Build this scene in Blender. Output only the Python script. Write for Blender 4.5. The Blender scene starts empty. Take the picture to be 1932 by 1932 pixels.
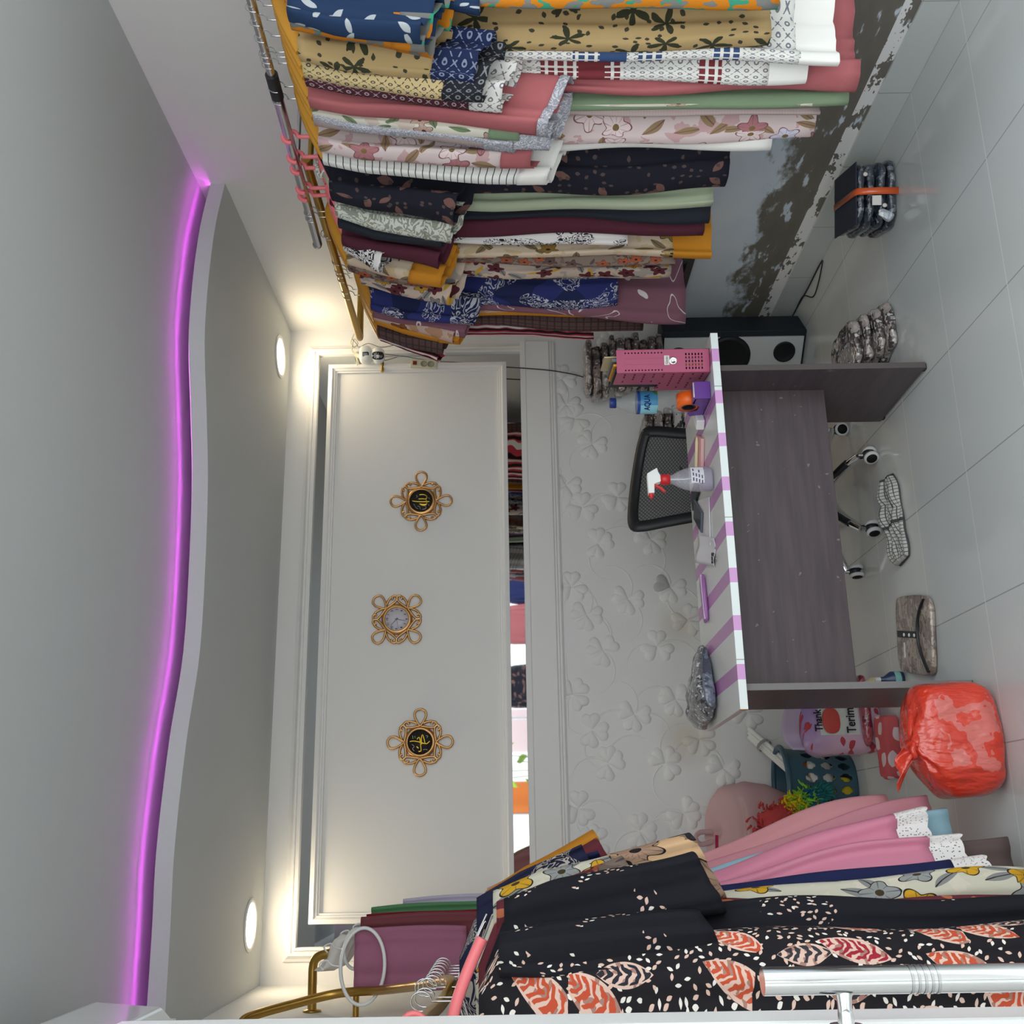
import bpy, math, random
from mathutils import Vector, Matrix, noise
R = math.radians
PI = math.pi
random.seed(7)
SC = bpy.context.scene
COL = SC.collection

# ------------------------------------------------------------------ camera
F_PX, HC = 2021.0, 1.45
YAW, PIT, ROL = R(16.795), R(-.0125), R(-.937)
_f = Vector((math.sin(YAW)*math.cos(PIT), math.cos(YAW)*math.cos(PIT), math.sin(PIT)))
_r0 = Vector((math.cos(YAW), -math.sin(YAW), 0))
_u0 = _r0.cross(_f)
_r = _r0*math.cos(ROL) + _u0*math.sin(ROL)
_u = -_r0*math.sin(ROL) + _u0*math.cos(ROL)
cam = bpy.data.cameras.new('camera'); cam.sensor_width = 36; cam.lens = 36*F_PX/1932
cam.clip_start = .02
co = bpy.data.objects.new('camera', cam); COL.objects.link(co)
X, Y, Z = -_u, _r, -_f                       # the camera was held sideways
co.matrix_world = Matrix(((X.x, Y.x, Z.x, 0), (X.y, Y.y, Z.y, 0), (X.z, Y.z, Z.z, HC), (0, 0, 0, 1)))
SC.camera = co
def ray(px, py):
    return _f*F_PX + _r*(966-py) - _u*(px-966)
EYE = Vector((0, 0, HC))
def on_z(px, py, z=0.0):
    d = ray(px, py); return EYE + d*((z-HC)/d.z)
def on_y(px, py, y):
    d = ray(px, py); return EYE + d*(y/d.y)
def on_x(px, py, x):
    d = ray(px, py); return EYE + d*(x/d.x)

# ------------------------------------------------------------------ light, exposure
W = bpy.data.worlds.new('daylight'); SC.world = W; W.use_nodes = True
W.node_tree.nodes['Background'].inputs[0].default_value = (.92, .985, 1.0, 1)
W.node_tree.nodes['Background'].inputs[1].default_value = 2.8
ld = bpy.data.lights.new('street_daylight_portal', 'AREA'); ld.shape = 'RECTANGLE'
ld.size, ld.size_y = 3.14, 2.68; ld.cycles.is_portal = True
lo = bpy.data.objects.new('street_daylight_portal', ld); COL.objects.link(lo)
lo.location = (.96, .79, 1.345); lo.rotation_euler = (R(90), 0, 0)
SC.view_settings.view_transform = 'Standard'
try: SC.view_settings.look = 'None'
except Exception: pass
SC.view_settings.exposure = 0.2
SC.view_settings.gamma = 1
SC.view_settings.use_curve_mapping = False
SC.cycles.max_bounces = 10; SC.cycles.diffuse_bounces = 6

# ------------------------------------------------------------------ mesh builder
class MB:
    def __init__(s): s.v = []; s.f = []; s.uv = []; s.sm = []
    def add(s, vs, fs, uvs=None, smooth=True):
        o = len(s.v); s.v += [tuple(p) for p in vs]
        for f in fs:
            s.f.append([i+o for i in f]); s.sm.append(smooth)
            if uvs: s.uv.append([uvs[i] for i in f])
            else:
                a, b, c = [Vector(vs[f[k]]) for k in range(3)]
                n = (b-a).cross(c-a); ax = max(range(3), key=lambda k: abs(n[k]))
                ij = ((1, 2), (0, 2), (0, 1))[ax]
                s.uv.append([(vs[i][ij[0]], vs[i][ij[1]]) for i in f])
        return s
    def box(s, x0, x1, y0, y1, z0, z1, M=None):
        vs = [Vector((x, y, z)) for z in (z0, z1) for y in (y0, y1) for x in (x0, x1)]
        if M: vs = [M @ p for p in vs]
        return s.add(vs, [(0, 2, 3, 1), (4, 5, 7, 6), (0, 1, 5, 4), (2, 6, 7, 3), (0, 4, 6, 2), (1, 3, 7, 5)], None, False)
    def grid(s, fn, nu, nv, closed=False, smooth=True, uvf=None):
        vs = []; uvs = []
        for j in range(nv+1):
            for i in range(nu + (0 if closed else 1)):
                vs.append(fn(i/nu, j/nv)); uvs.append(uvf(i/nu, j/nv) if uvf else (i/nu, j/nv))
        n = nu if closed else nu+1
        o = len(s.v); s.v += [tuple(p) for p in vs]
        for j in range(nv):
            for i in range(nu):
                q = [j*n+i, j*n+(i+1) % n, (j+1)*n+(i+1) % n, (j+1)*n+i]
                s.f.append([k+o for k in q]); s.sm.append(smooth)
                if uvf: s.uv.append([uvf(i/nu, j/nv), uvf((i+1)/nu, j/nv), uvf((i+1)/nu, (j+1)/nv), uvf(i/nu, (j+1)/nv)])
                else: s.uv.append([(i/nu, j/nv), ((i+1)/nu, j/nv), ((i+1)/nu, (j+1)/nv), (i/nu, (j+1)/nv)])
        return s
    def tube(s, pts, r, n=8, closed=False, caps=True, flat=1.0):
        pts = [Vector(p) for p in pts]; N = len(pts)
        rr = r if isinstance(r, (list, tuple)) else [r]*N
        T = []
        for i in range(N):
            a = pts[(i-1) % N] if closed or i > 0 else pts[i]
            b = pts[(i+1) % N] if closed or i < N-1 else pts[i]
            d = b-a; T.append(d.normalized() if d.length > 1e-9 else Vector((0, 0, 1)))
        ref = Vector((0, 0, 1)) if abs(T[0].z) < .9 else Vector((1, 0, 0))
        nrm = (ref - T[0]*ref.dot(T[0])).normalized()
        vs = []
        for i in range(N):
            nrm = (nrm - T[i]*nrm.dot(T[i]))
            nrm = nrm.normalized() if nrm.length > 1e-6 else T[i].orthogonal().normalized()
            b = T[i].cross(nrm)
            for k in range(n):
                a = 2*PI*k/n
                vs.append(pts[i] + nrm*(math.cos(a)*rr[i]) + b*(math.sin(a)*rr[i]*flat))
        fs = []
        for i in range(N if closed else N-1):
            for k in range(n):
                i2 = (i+1) % N
                fs.append((i*n+k, i*n+(k+1) % n, i2*n+(k+1) % n, i2*n+k))
        s.add(vs, fs)
        if caps and not closed:
            s.add(vs[:n], [tuple(range(n))[::-1]], None, False)
            s.add(vs[-n:], [tuple(range(n))], None, False)
        return s
    def lathe(s, prof, n=24, M=None, smooth=True):
        vs = []
        for r, z in prof:
            for k in range(n):
                a = 2*PI*k/n; vs.append(Vector((r*math.cos(a), r*math.sin(a), z)))
        if M: vs = [M @ p for p in vs]
        fs = [(j*n+k, j*n+(k+1) % n, (j+1)*n+(k+1) % n, (j+1)*n+k) for j in range(len(prof)-1) for k in range(n)]
        uv = [(k/n*2*PI*max(prof[j][0], .001), prof[j][1]) for j in range(len(prof)) for k in range(n)]
        return s.add(vs, fs, uv, smooth)
    def poly(s, pts, d, M=None):
        """extruded outline: pts in (a,b), thickness d along +c; M maps (a,b,c)."""
        M = M or Matrix.Identity(4); n = len(pts)
        vs = [M @ Vector((a, b, 0)) for a, b in pts] + [M @ Vector((a, b, d)) for a, b in pts]
        return s.add(vs, [tuple(range(n))[::-1], tuple(range(n, 2*n))] + [(i, (i+1) % n, n+(i+1) % n, n+i) for i in range(n)], None, False)
    def blob(s, hx, hy, hz, M=None, e=.35, n=28, m=14, amp=0.0, fr=8.0, seed=0):
        def sg(a, p): return math.copysign(abs(a)**p, a)
        M = M or Matrix.Identity(4)
        def fn(u, v):
            a = 2*PI*u; b = -PI/2 + PI*v
            p = Vector((hx*sg(math.cos(b), e)*sg(math.cos(a), e), hy*sg(math.cos(b), e)*sg(math.sin(a), e), hz*sg(math.sin(b), e)))
            if amp:
                k = noise.noise_vector(p*fr + Vector((seed*3.1, seed*1.7, seed)))
                p = p + k*amp
            return M @ p
        return s.grid(fn, n, m, True, True, lambda u, v: (u*2*(hx+hy), v*2*(hz+hx)))
    def build(s, name, mat, parent=None, loc=None, rot=None, bevel=0, sub=0, solid=0, off=-1):
        me = bpy.data.meshes.new(name); me.from_pydata(s.v, [], s.f)
        ul = me.uv_layers.new(name='UVMap'); k = 0
        for uvs in s.uv:
            for q in uvs: ul.data[k].uv = q; k += 1
        me.polygons.foreach_set('use_smooth', s.sm)
        for m in (mat if isinstance(mat, (list, tuple)) else [mat]): me.materials.append(m)
        me.update()
        o = bpy.data.objects.new(name, me); COL.objects.link(o)
        if parent: o.parent = parent
        if loc is not None: o.location = loc
        if rot is not None: o.rotation_euler = rot
        if solid:
            md = o.modifiers.new('solid', 'SOLIDIFY'); md.thickness = solid; md.offset = off
        if bevel:
            md = o.modifiers.new('bevel', 'BEVEL'); md.width = bevel; md.segments = 2; md.limit_method = 'ANGLE'
        if sub:
            md = o.modifiers.new('sub', 'SUBSURF'); md.levels = sub; md.render_levels = sub
        return o
def tag(o, label, cat, group=None, kind=None):
    o['label'] = label; o['category'] = cat
    if group: o['group'] = group
    if kind: o['kind'] = kind
    return o
def thing(name, label, cat, loc=(0, 0, 0), rz=0, group=None, rot=None):
    o = bpy.data.objects.new(name, None); COL.objects.link(o); o.empty_display_size = .05
    o.location = loc; o.rotation_euler = rot if rot else (0, 0, rz)
    return tag(o, label, cat, group)
def struct(o, label, cat): return tag(o, label, cat, None, 'structure')
def spline(pts, n=6, closed=False):
    P = [Vector(p) if len(p) == 3 else Vector((p[0], p[1], 0)) for p in pts]; N = len(P); out = []
    for i in range(N if closed else N-1):
        g = lambda k: P[k % N] if closed else P[max(0, min(N-1, k))]
        p0, p1, p2, p3 = g(i-1), g(i), g(i+1), g(i+2)
        for j in range(n):
            t = j/n
            out.append(.5*((2*p1) + (p2-p0)*t + (2*p0-5*p1+4*p2-p3)*t*t + (3*p1-p0-3*p2+p3)*t**3))
    if not closed: out.append(P[-1])
    return out
def text(body, size, mat, parent, M, extrude=.0004, align='CENTER', name='lettering', shear=0, bold=0, sx=1):
    cu = bpy.data.curves.new(name, 'FONT'); cu.body = body; cu.size = size; cu.extrude = extrude
    cu.align_x = align; cu.align_y = 'CENTER'; cu.shear = shear; cu.offset = bold; cu.resolution_u = 3
    tmp = bpy.data.objects.new(name, cu)
    me = bpy.data.meshes.new_from_object(tmp)
    bpy.data.objects.remove(tmp); bpy.data.curves.remove(cu)
    me.transform(M @ Matrix.Diagonal((sx, 1, 1, 1))); me.materials.clear(); me.materials.append(mat)
    o = bpy.data.objects.new(name, me); COL.objects.link(o); o.parent = parent
    return o

# ------------------------------------------------------------------ materials
def lin(c): c /= 255; return c/12.92 if c <= .04045 else ((c+.055)/1.055)**2.4
def C(r, g, b, k=.98): return (min(.92, lin(r)/k), min(.92, lin(g)/k), min(.92, lin(b)/k), 1)
class S:
    def __init__(s, nt, x): s.nt = nt; s.x = x
    def op(s, o, *a):
        n = s.nt.nodes.new('ShaderNodeMath'); n.operation = o
        for i, q in enumerate((s,)+a):
            q = q.x if isinstance(q, S) else q
            if isinstance(q, (int, float)): n.inputs[i].default_value = q
            else: s.nt.links.new(q, n.inputs[i])
        return S(s.nt, n.outputs[0])
    def __add__(s, o): return s.op('ADD', o)
    def __sub__(s, o): return s.op('SUBTRACT', o)
    def __mul__(s, o): return s.op('MULTIPLY', o)
    def __truediv__(s, o): return s.op('DIVIDE', o)
    def __radd__(s, o): return s.op('ADD', o)
    def __rmul__(s, o): return s.op('MULTIPLY', o)
    def __rsub__(s, o): return S(s.nt, o).op('SUBTRACT', s)
    def __lt__(s, o): return s.op('LESS_THAN', o)
    def __gt__(s, o): return s.op('GREATER_THAN', o)
    def fr(s): return s.op('FRACT')
    def sin(s): return s.op('SINE')
    def cos(s): return s.op('COSINE')
    def abs(s): return s.op('ABSOLUTE')
    def sq(s): return s.op('MULTIPLY', s)
    def sqrt(s): return s.op('SQRT')
    def mx(s, o): return s.op('MAXIMUM', o)
    def mn(s, o): return s.op('MINIMUM', o)
    def fl(s): return s.op('FLOOR')
class Mat:
    def __init__(s, name, rough=.5, metal=0.0, spec=.5):
        s.m = bpy.data.materials.new(name); s.m.use_nodes = True; s.nt = s.m.node_tree
        s.b = s.nt.nodes['Principled BSDF']
        s.b.inputs['Roughness'].default_value = rough; s.b.inputs['Metallic'].default_value = metal
        s.b.inputs['Specular IOR Level'].default_value = spec
    def uv(s, k=1.0, obj=False):
        n = s.nt.nodes.new('ShaderNodeTexCoord'); sp = s.nt.nodes.new('ShaderNodeSeparateXYZ')
        s.nt.links.new(n.outputs['Object' if obj else 'UV'], sp.inputs[0])
        s.co = n.outputs['Object' if obj else 'UV']
        o = [S(s.nt, sp.outputs[i]) for i in range(3)]
        return [q*k for q in o] if k != 1 else o
    def vec(s, x, y, z=0.0):
        n = s.nt.nodes.new('ShaderNodeCombineXYZ')
        for i, q in enumerate((x, y, z)):
            if isinstance(q, S): s.nt.links.new(q.x, n.inputs[i])
            else: n.inputs[i].default_value = q
        return n.outputs[0]
    def col(s, c):
        return c
    def mix(s, f, a, b):
        n = s.nt.nodes.new('ShaderNodeMix'); n.data_type = 'RGBA'
        for i, q in ((0, f), (6, a), (7, b)):
            if isinstance(q, S): s.nt.links.new(q.x, n.inputs[i])
            elif isinstance(q, (tuple, list, float, int)): n.inputs[i].default_value = q
            else: s.nt.links.new(q, n.inputs[i])
        return n.outputs[2]
    def voro(s, vec, rnd=1.0):
        n = s.nt.nodes.new('ShaderNodeTexVoronoi'); n.voronoi_dimensions = '2D'; n.inputs['Scale'].default_value = 1
        n.inputs['Randomness'].default_value = rnd; s.nt.links.new(vec, n.inputs['Vector'])
        sp = s.nt.nodes.new('ShaderNodeSeparateXYZ'); s.nt.links.new(n.outputs['Position'], sp.inputs[0])
        sc = s.nt.nodes.new('ShaderNodeSeparateColor'); s.nt.links.new(n.outputs['Color'], sc.inputs[0])
        return (S(s.nt, n.outputs['Distance']), S(s.nt, sp.outputs[0]), S(s.nt, sp.outputs[1]), [S(s.nt, sc.outputs[i]) for i in range(3)])
    def noise(s, vec, scale=5.0, detail=2.0, rough=.5, dist=0.0):
        n = s.nt.nodes.new('ShaderNodeTexNoise'); n.inputs['Scale'].default_value = scale
        n.inputs['Detail'].default_value = detail; n.inputs['Roughness'].default_value = rough
        n.inputs['Distortion'].default_value = dist
        if vec is not None: s.nt.links.new(vec, n.inputs['Vector'])
        return S(s.nt, n.outputs[0])
    def base(s, c):
        i = s.b.inputs['Base Color']
        if isinstance(c, (tuple, list)): i.default_value = c
        else: s.nt.links.new(c, i)
        return s
    def bump(s, h, strength=.3, dist=.01):
        n = s.nt.nodes.new('ShaderNodeBump'); n.inputs['Strength'].default_value = strength; n.inputs['Distance'].default_value = dist
        s.nt.links.new(h.x, n.inputs['Height']); s.nt.links.new(n.outputs[0], s.b.inputs['Normal']); return s
    # --- pattern layers
    def leaf(s, u, v, size, ln=.42, wd=.14, off=0.0, dens=1.0, ang=None):
        d, px, py, rn = s.voro(s.vec(u*(1/size)+off, v*(1/size)+off*1.7))
        dx = u*(1/size)+off - px; dy = v*(1/size)+off*1.7 - py
        a = rn[0]*6.283 if ang is None else rn[0]*ang[1]+ang[0]
        ca, sa = a.cos(), a.sin()
        x = dx*ca + dy*sa; y = dy*ca - dx*sa
        prof = (1.0-(x*(1/ln)).sq())*wd
        m = (y.abs() < prof)*(rn[1] < dens)
        return m, x, y, rn, prof
    def flower(s, u, v, size, petals=5, r=.36, off=0.0, dens=.8, depth=.2):
        d, px, py, rn = s.voro(s.vec(u*(1/size)+off, v*(1/size)+off*1.3), .85)
        dx = u*(1/size)+off - px; dy = v*(1/size)+off*1.3 - py
        rad = (dx.sq()+dy.sq()).sqrt(); an = dy.op('ARCTAN2', dx)
        pr = ((an*petals + rn[0]*6.28).cos()*depth + (1-depth))*r
        keep = rn[1] < dens
        return (rad < pr)*keep, rad, pr, rn, keep, an
def plain(name, c, rough=.9, weave=.0, k=.98, spec=.2):
    m = Mat(name, rough, 0, spec); m.base(C(*c, k))
    if weave:
        u, v, _ = m.uv()
        m.bump(m.noise(m.vec(u, v), 60, 2), weave, .004)
    return m.m
def cloth(name): return Mat(name, .9, 0, .15)
def floral(name, bg, cols, centre=(60, 40, 30), leafc=None, size=.09, petals=5, dens=.75, line=(40, 30, 30), r=.42, leafsize=None, leaf2=None, bg2=None, off=0.0):
    m = cloth(name); u, v, _ = m.uv()
    b = m.mix(m.noise(m.vec(u, v, 3.0), 13, 3) > .56, C(*bg), C(*[.55*q+.45*w for q, w in zip(bg, cols[-1])]))
    if bg2:
        nz = m.noise(m.vec(u, v), 9, 2)
        b = m.mix(nz > .55, b, C(*bg2))
    if leafc:
        lm, x, y, rn, pr = m.leaf(u, v, leafsize or size*.8, .45, .15, 3.3+off, .8)
        b = m.mix(lm, b, C(*leafc)); b = m.mix(lm*(y.abs() < .018), b, C(*line))
    if leaf2:
        lm, x, y, rn, pr = m.leaf(u, v, size*1.1, .48, .1, 8.1+off, .7)
        b = m.mix(lm, b, C(*leaf2))
    fm, rad, pr, rn, keep, an = m.flower(u, v, size, petals, r, off, dens)
    c = m.mix(rn[2] > .5, C(*cols[0]), C(*cols[1 % len(cols)]))
    if len(cols) > 2: c = m.mix(rn[2] > .78, c, C(*cols[2]))
    vein = ((an*petals*2).cos() > .93)*(rad > r*.3)
    c = m.mix(vein*.55, c, C(*line))
    o2 = (rad < pr*1.1)*keep
    b = m.mix(o2, b, C(*line)); b = m.mix(fm, b, c)
    b = m.mix((rad < r*.22)*keep, b, C(*centre))
    m.base(b); return m.m
def scribble(name, bg, line, scale=16, k=7.0, width=.35, patches=None, bg2=None, stretch=1.0):
    m = cloth(name); u, v, _ = m.uv()
    n = m.noise(m.vec(u, v*stretch), scale, 1.5, .5, .6)
    b = C(*bg)
    if bg2: b = m.mix(m.noise(m.vec(u, v), 6, 0) > .5, b, C(*bg2))
    l = ((n*k).fr() < width)
    if patches: l = l*(m.noise(m.vec(u, v, 4.0), patches, 0) > .46)
    m.base(m.mix(l, b, C(*line))); return m.m
def lattice(name, bg, line, size=.045, border=None):
    m = cloth(name); u, v, _ = m.uv(1/size)
    a = ((u+v).fr()-.5).abs(); c = ((u-v).fr()-.5).abs()
    ln = (a.mn(c) < .035)*(((u*6).fr()) < .65)
    p, q = ((u+v)*.5).fr()*2-1, ((u-v)*.5).fr()*2-1
    dot = ((a-.5).sq()+(c-.5).sq()).sqrt()
    ring = (dot < .2)*(dot > .09)
    cx = a.mx(c); pl = ((a < .16)*(c < .05)).mx((c < .16)*(a < .05))
    msk = ln.mx(ring).mx(pl)
    b = m.mix(msk, C(*bg), C(*line))
    if border:
        col, bands = border
        vv = v*size
        bc = m.mix(((v*2).fr() < .35).mx(((u*1.5).fr()-.5).abs() < .12), C(*col), C(*bg))
        for z0, z1, solid in bands:
            w = (vv > z0)*(vv < z1)
            b = m.mix(w, b, C(*col) if solid else bc)
    m.base(b); return m.m
def stripes(name, bg, cols, period=.03, axis=0, wob=0.0, duty=.3):
    m = cloth(name); u, v, _ = m.uv()
    t = (u if axis == 0 else v)
    if wob: t = t + m.noise(m.vec(u, v), 12, 1)*wob
    b = C(*bg)
    for i, c in enumerate(cols):
        w = (t*(1/period)+i/len(cols)*.8).fr() < duty
        b = m.mix(w, b, C(*c))
    m.base(b); return m.m
def camo(name, bg, c1, c2, scale=14):
    m = cloth(name); u, v, _ = m.uv()
    b = m.mix(m.noise(m.vec(u, v), scale, 1.5) > .53, C(*bg), C(*c1))
    b = m.mix(m.noise(m.vec(u, v, 5.0), scale*1.4, 1) > .63, b, C(*c2)); m.base(b); return m.m
def plaid(name, bg, c1, period=.035):
    m = cloth(name); u, v, _ = m.uv(1/period)
    g = ((u.fr()-.5).abs() < .1).mx((v.fr()-.5).abs() < .1)
    g2 = (((u*3).fr()) < .3).mx(((v*3).fr()) < .3)
    b = m.mix(g2*.5, C(*bg), C(*[q*.75 for q in bg])); m.base(m.mix(g, b, C(*c1))); return m.m
def printed(name, bg, blob, c2=None, scale=.05, dens=.5, wd=.2):
    m = cloth(name); u, v, _ = m.uv()
    lm, x, y, rn, pr = m.leaf(u, v, scale, .45, wd, 1.0, dens)
    b = m.mix(lm, C(*bg), C(*blob))
    if c2:
        l2, *_ = m.leaf(u, v, scale*.45, .3, .22, 6.0, .35); b = m.mix(l2, b, C(*c2))
    m.base(b); return m.m
def maple(name, bg, lf, dots):
    m = cloth(name); u, v, _ = m.uv()
    fm, rad, pr, rn, keep, an = m.flower(u, v, .13, 5, .36, 0, .8, .42)
    jag = m.noise(m.vec(u, v), 60, 1)
    b = C(*bg); l2, *_ = m.leaf(u, v, .03, .3, .2, 6, .4); b = m.mix(l2, b, C(*dots))
    b = m.mix((rad < pr*(jag*.5+.75))*keep, b, C(*lf)); m.base(b); return m.m
def batik(name, bg, plainside=False):
    m = cloth(name); u, v, _ = m.uv()
    b = C(*bg)
    cream = C(222, 190, 175)
    sm, x, y, rn, pr = m.leaf(u, v, .021, .34, .17, 2.0, .85)
    seed = m.mix(rn[2] > .6, cream, C(235, 228, 220))
    if plainside: sm = sm*(m.noise(m.vec(u, v), 7, 0) > .6)
    b = m.mix(sm, b, seed)
    if not plainside:
        def big(size, ln, wd, off, dens, a, cA, cB):
            nonlocal b
            lm, x, y, rn, pr = m.leaf(u, v, size, ln, wd, off, dens, a)
            wob = m.noise(m.vec(u, v), 45, 1)
            ch = ((x*8 - y.abs()*7 + wob*1.6).fr() < .56)*(y.abs() < pr*.78)
            inner = m.mix(ch, m.mix((wob > .56)*.8, cream, C(150, 104, 92)), m.mix(rn[2] > .5, cA, cB))
            b = m.mix(y.abs() < pr*1.12*1.0, b, C(*bg)) if False else b
            b = m.mix(lm, b, inner)
        big(.155, .52, .2, 0.0, .95, (.9, .5), C(196, 84, 58), C(160, 45, 60))
        big(.17, .36, .15, 5.37, .6, (1.3, .5), C(48, 48, 56), C(60, 60, 66))
    m.base(b); return m.m
def lace(name, c=(235, 232, 230), hole=.16, size=.012):
    m = Mat(name, .9, 0, .1); m.base(C(*c)); u, v, _ = m.uv()
    n = m.noise(m.vec(u, v), 30, 1)
    d, *_ = m.voro(m.vec(u*(1/size), v*(1/size)))
    m.nt.links.new(((d > hole).mx(n > .55)).x, m.b.inputs['Alpha']); return m.m
def film(name, c, c2=None, c3=None, scale=14, rough=.18, bump=.8, stretch=(1, 1)):
    """clothes folded inside clear plastic"""
    m = Mat(name, rough, 0, .7); u, v, w = m.uv(obj=True)
    vec = m.vec(u*stretch[0], v*stretch[0], w*stretch[1])
    b = C(*c, .8); n = m.noise(vec, scale, 2)
    if c2: b = m.mix(n > .52, b, C(*c2, .8))
    if c3: b = m.mix(m.noise(vec, scale*2.1, 1) > .62, b, C(*c3, .8))
    m.base(b); m.bump(m.noise(m.vec(u, v, w), 26, 3), bump, .02)
    m.b.inputs['Coat Weight'].default_value = .6; m.b.inputs['Coat Roughness'].default_value = .08
    return m.m
def emit(name, c, st):
    m = Mat(name); m.base((.8, .8, .8, 1)); m.b.inputs['Emission Color'].default_value = (*c, 1); m.b.inputs['Emission Strength'].default_value = st; return m.m
def glass(name, c=(1, 1, 1), rough=.02):
    m = Mat(name, rough); m.base((*c, 1)); m.b.inputs['Transmission Weight'].default_value = 1; m.b.inputs['IOR'].default_value = 1.3; return m.m
def clear(name, c, a=.25, rough=.1):
    m = Mat(name, rough, 0, .6); m.base(C(*c)); m.b.inputs['Alpha'].default_value = a; return m.m

# ------------------------------------------------------------------ setting
XR, XL, YB, YF = 2.53, -.61, 5.06, .8
ZC, ZU = 2.582, 2.69
def paint(name, c, b=.05):
    m = Mat(name, .6, 0, .3); u, v, w = m.uv(obj=True); n = m.noise(m.vec(u, v, w), 120, 2)
    m.base((*c, 1)); m.bump(n, b, .002); return m.m
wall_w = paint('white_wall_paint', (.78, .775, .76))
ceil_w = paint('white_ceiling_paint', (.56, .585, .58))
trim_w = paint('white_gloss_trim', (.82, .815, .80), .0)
# floor tiles
m = Mat('pale_floor_tiles', .12, 0, .45); u, v, w = m.uv(obj=True)
gx = (((u-1.51)*(1/.4235)).fr()-.5).abs() > .4955
gy = (((v-3.236)*(1/.441)).fr()-.5).abs() > .4955
nz = m.noise(m.vec(u, v), 1.3, 1)
b = m.mix(nz, (.60, .625, .62, 1), (.66, .68, .675, 1))
b = m.mix(gx, b, (.36, .36, .34, 1)); b = m.mix(gy, b, (.80, .80, .78, 1)); m.base(b)
m.bump(1-gx.mx(gy), .25, .002)
tile = m.m
struct(MB().box(XL-.1, XR+.1, YF-.9, YB+.1, -.1, 0).build('floor', tile), 'pale grey glossy square floor tiles with thin joints', 'floor')
struct(MB().box(XR, XR+.1, YF, YB+.1, 0, ZU+.1).build('wall_right', wall_w), 'white painted wall behind the right clothes rail', 'wall')
struct(MB().box(XL-.1, XL, YF, YB+.1, 0, ZU+.1).build('wall_left', wall_w), 'white painted wall at the left of the shop', 'wall')
struct(MB().box(XL, XR, YB, YB+.1, 0, ZU+.1).build('wall_back', wall_w), 'white back wall behind the panel and mirror', 'wall')
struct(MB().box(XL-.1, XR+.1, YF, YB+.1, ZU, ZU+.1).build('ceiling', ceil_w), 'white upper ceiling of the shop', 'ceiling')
# dropped ceiling with a waving front edge
edge = spline([(-.61, 3.73), (-.51, 3.729), (-.27, 3.72), (-.02, 3.704), (.325, 3.75), (.65, 3.835), (1.0, 3.826), (1.3, 3.785), (1.543, 3.707), (1.83, 3.618), (2.22, 3.64), (2.53, 3.739)], 6)
mb = MB(); n = len(edge)
vs = []
for p in edge:
    vs += [(p.x, p.y, ZC), (p.x, YB, ZC), (p.x, YB, ZC+.018), (p.x, p.y+.007, ZC+.018), (p.x, p.y+.007, ZC+.059), (p.x, p.y, ZC+.059)]
fs = []
for i in range(n-1):
    for k in range(6): fs.append((i*6+k, (i+1)*6+k, (i+1)*6+(k+1) % 6, i*6+(k+1) % 6))
fs += [(5, 4, 3, 2, 1, 0), tuple((n-1)*6+k for k in range(6))]
mb.add(vs, fs, None, False)
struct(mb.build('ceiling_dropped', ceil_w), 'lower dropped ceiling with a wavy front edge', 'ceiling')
# magenta led ribbon behind the lip
t = thing('led_strip', 'magenta led strip glowing along the wavy ceiling edge', 'led strip')
E_ = lambda a: edge[int(round(a*(n-1)))]
mb = MB(); mb.grid(lambda a, b: Vector((E_(a).x, E_(a).y+.0122-.0036*b, ZC+.0553+.0047*b)), n-1, 1)
mb.build('light_ribbon', emit('magenta_led', (.86, .07, .92), 27), t)
mb = MB(); mb.grid(lambda a, b: Vector((E_(a).x, E_(a).y+(.0145, .0115, .0135, .0175)[int(round(b*3))], ZC+(.052, .0625, .064, .052)[int(round(b*3))])), n-1, 3, False, False)
mb.build('added_light_shield', trim_w, t)  # added unseen backing that stops the ribbon from lighting the ceiling behind it
# mural on right wall
m = Mat('mural_print', .45, 0, .3); u, v, w = m.uv(obj=True)
n1 = m.noise(m.vec(v, w*1.4), 2.2, 2, .5); n2 = m.noise(m.vec(v, w*2.0, 3.0), 6, 4, .65); n3 = m.noise(m.vec(v*.6, w*2, 9.0), 9, 3, .6)
b = m.mix(n1, C(120, 142, 160, .44), C(178, 190, 196, .44))
sky = m.noise(m.vec(v, w, 2.0), 4, 2); b = m.mix(sky*.5, b, C(150, 160, 175, .44))
dark = ((.385-(w + (n2-.5)*.42 + (n1-.5)*.25))*16).mx(0.0).mn(1.0)
b = m.mix(dark*((.64-n3)*22).mx(0.0).mn(1.0), b, m.mix(n3*.9, C(78, 76, 70, .55), C(104, 100, 94, .55)))
low = w < .17
b = m.mix(low*(n2 > .47), b, C(176, 190, 196, .44)); m.base(b)
tag(MB().box(XR-.004, XR, YF+.4, 4.98, .116, 1.35).build('wall_mural', m.m), 'faded sky and dark landscape mural print along the lower right wall', 'mural')
# tile skirting on the right wall
m = Mat('skirting_tiles', .2, 0, .4); u, v, w = m.uv(obj=True)
j = (((v-3.236)*(1/.441)).fr()-.5).abs() > .495
m.base(m.mix(j, (.60, .64, .63, 1), (.38, .38, .37, 1)))
skirt = m.m
struct(MB().box(XR-.014, XR, YF+.4, YB, 0, .116).build('baseboard_right', skirt, bevel=.003), 'grey tile skirting under the mural', 'skirting')
struct(MB().box(XL, XR-.014, YB-.014, YB, 0, .1).build('baseboard_back', skirt, bevel=.003), 'grey tile skirting below the clover wall', 'skirting')

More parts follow.
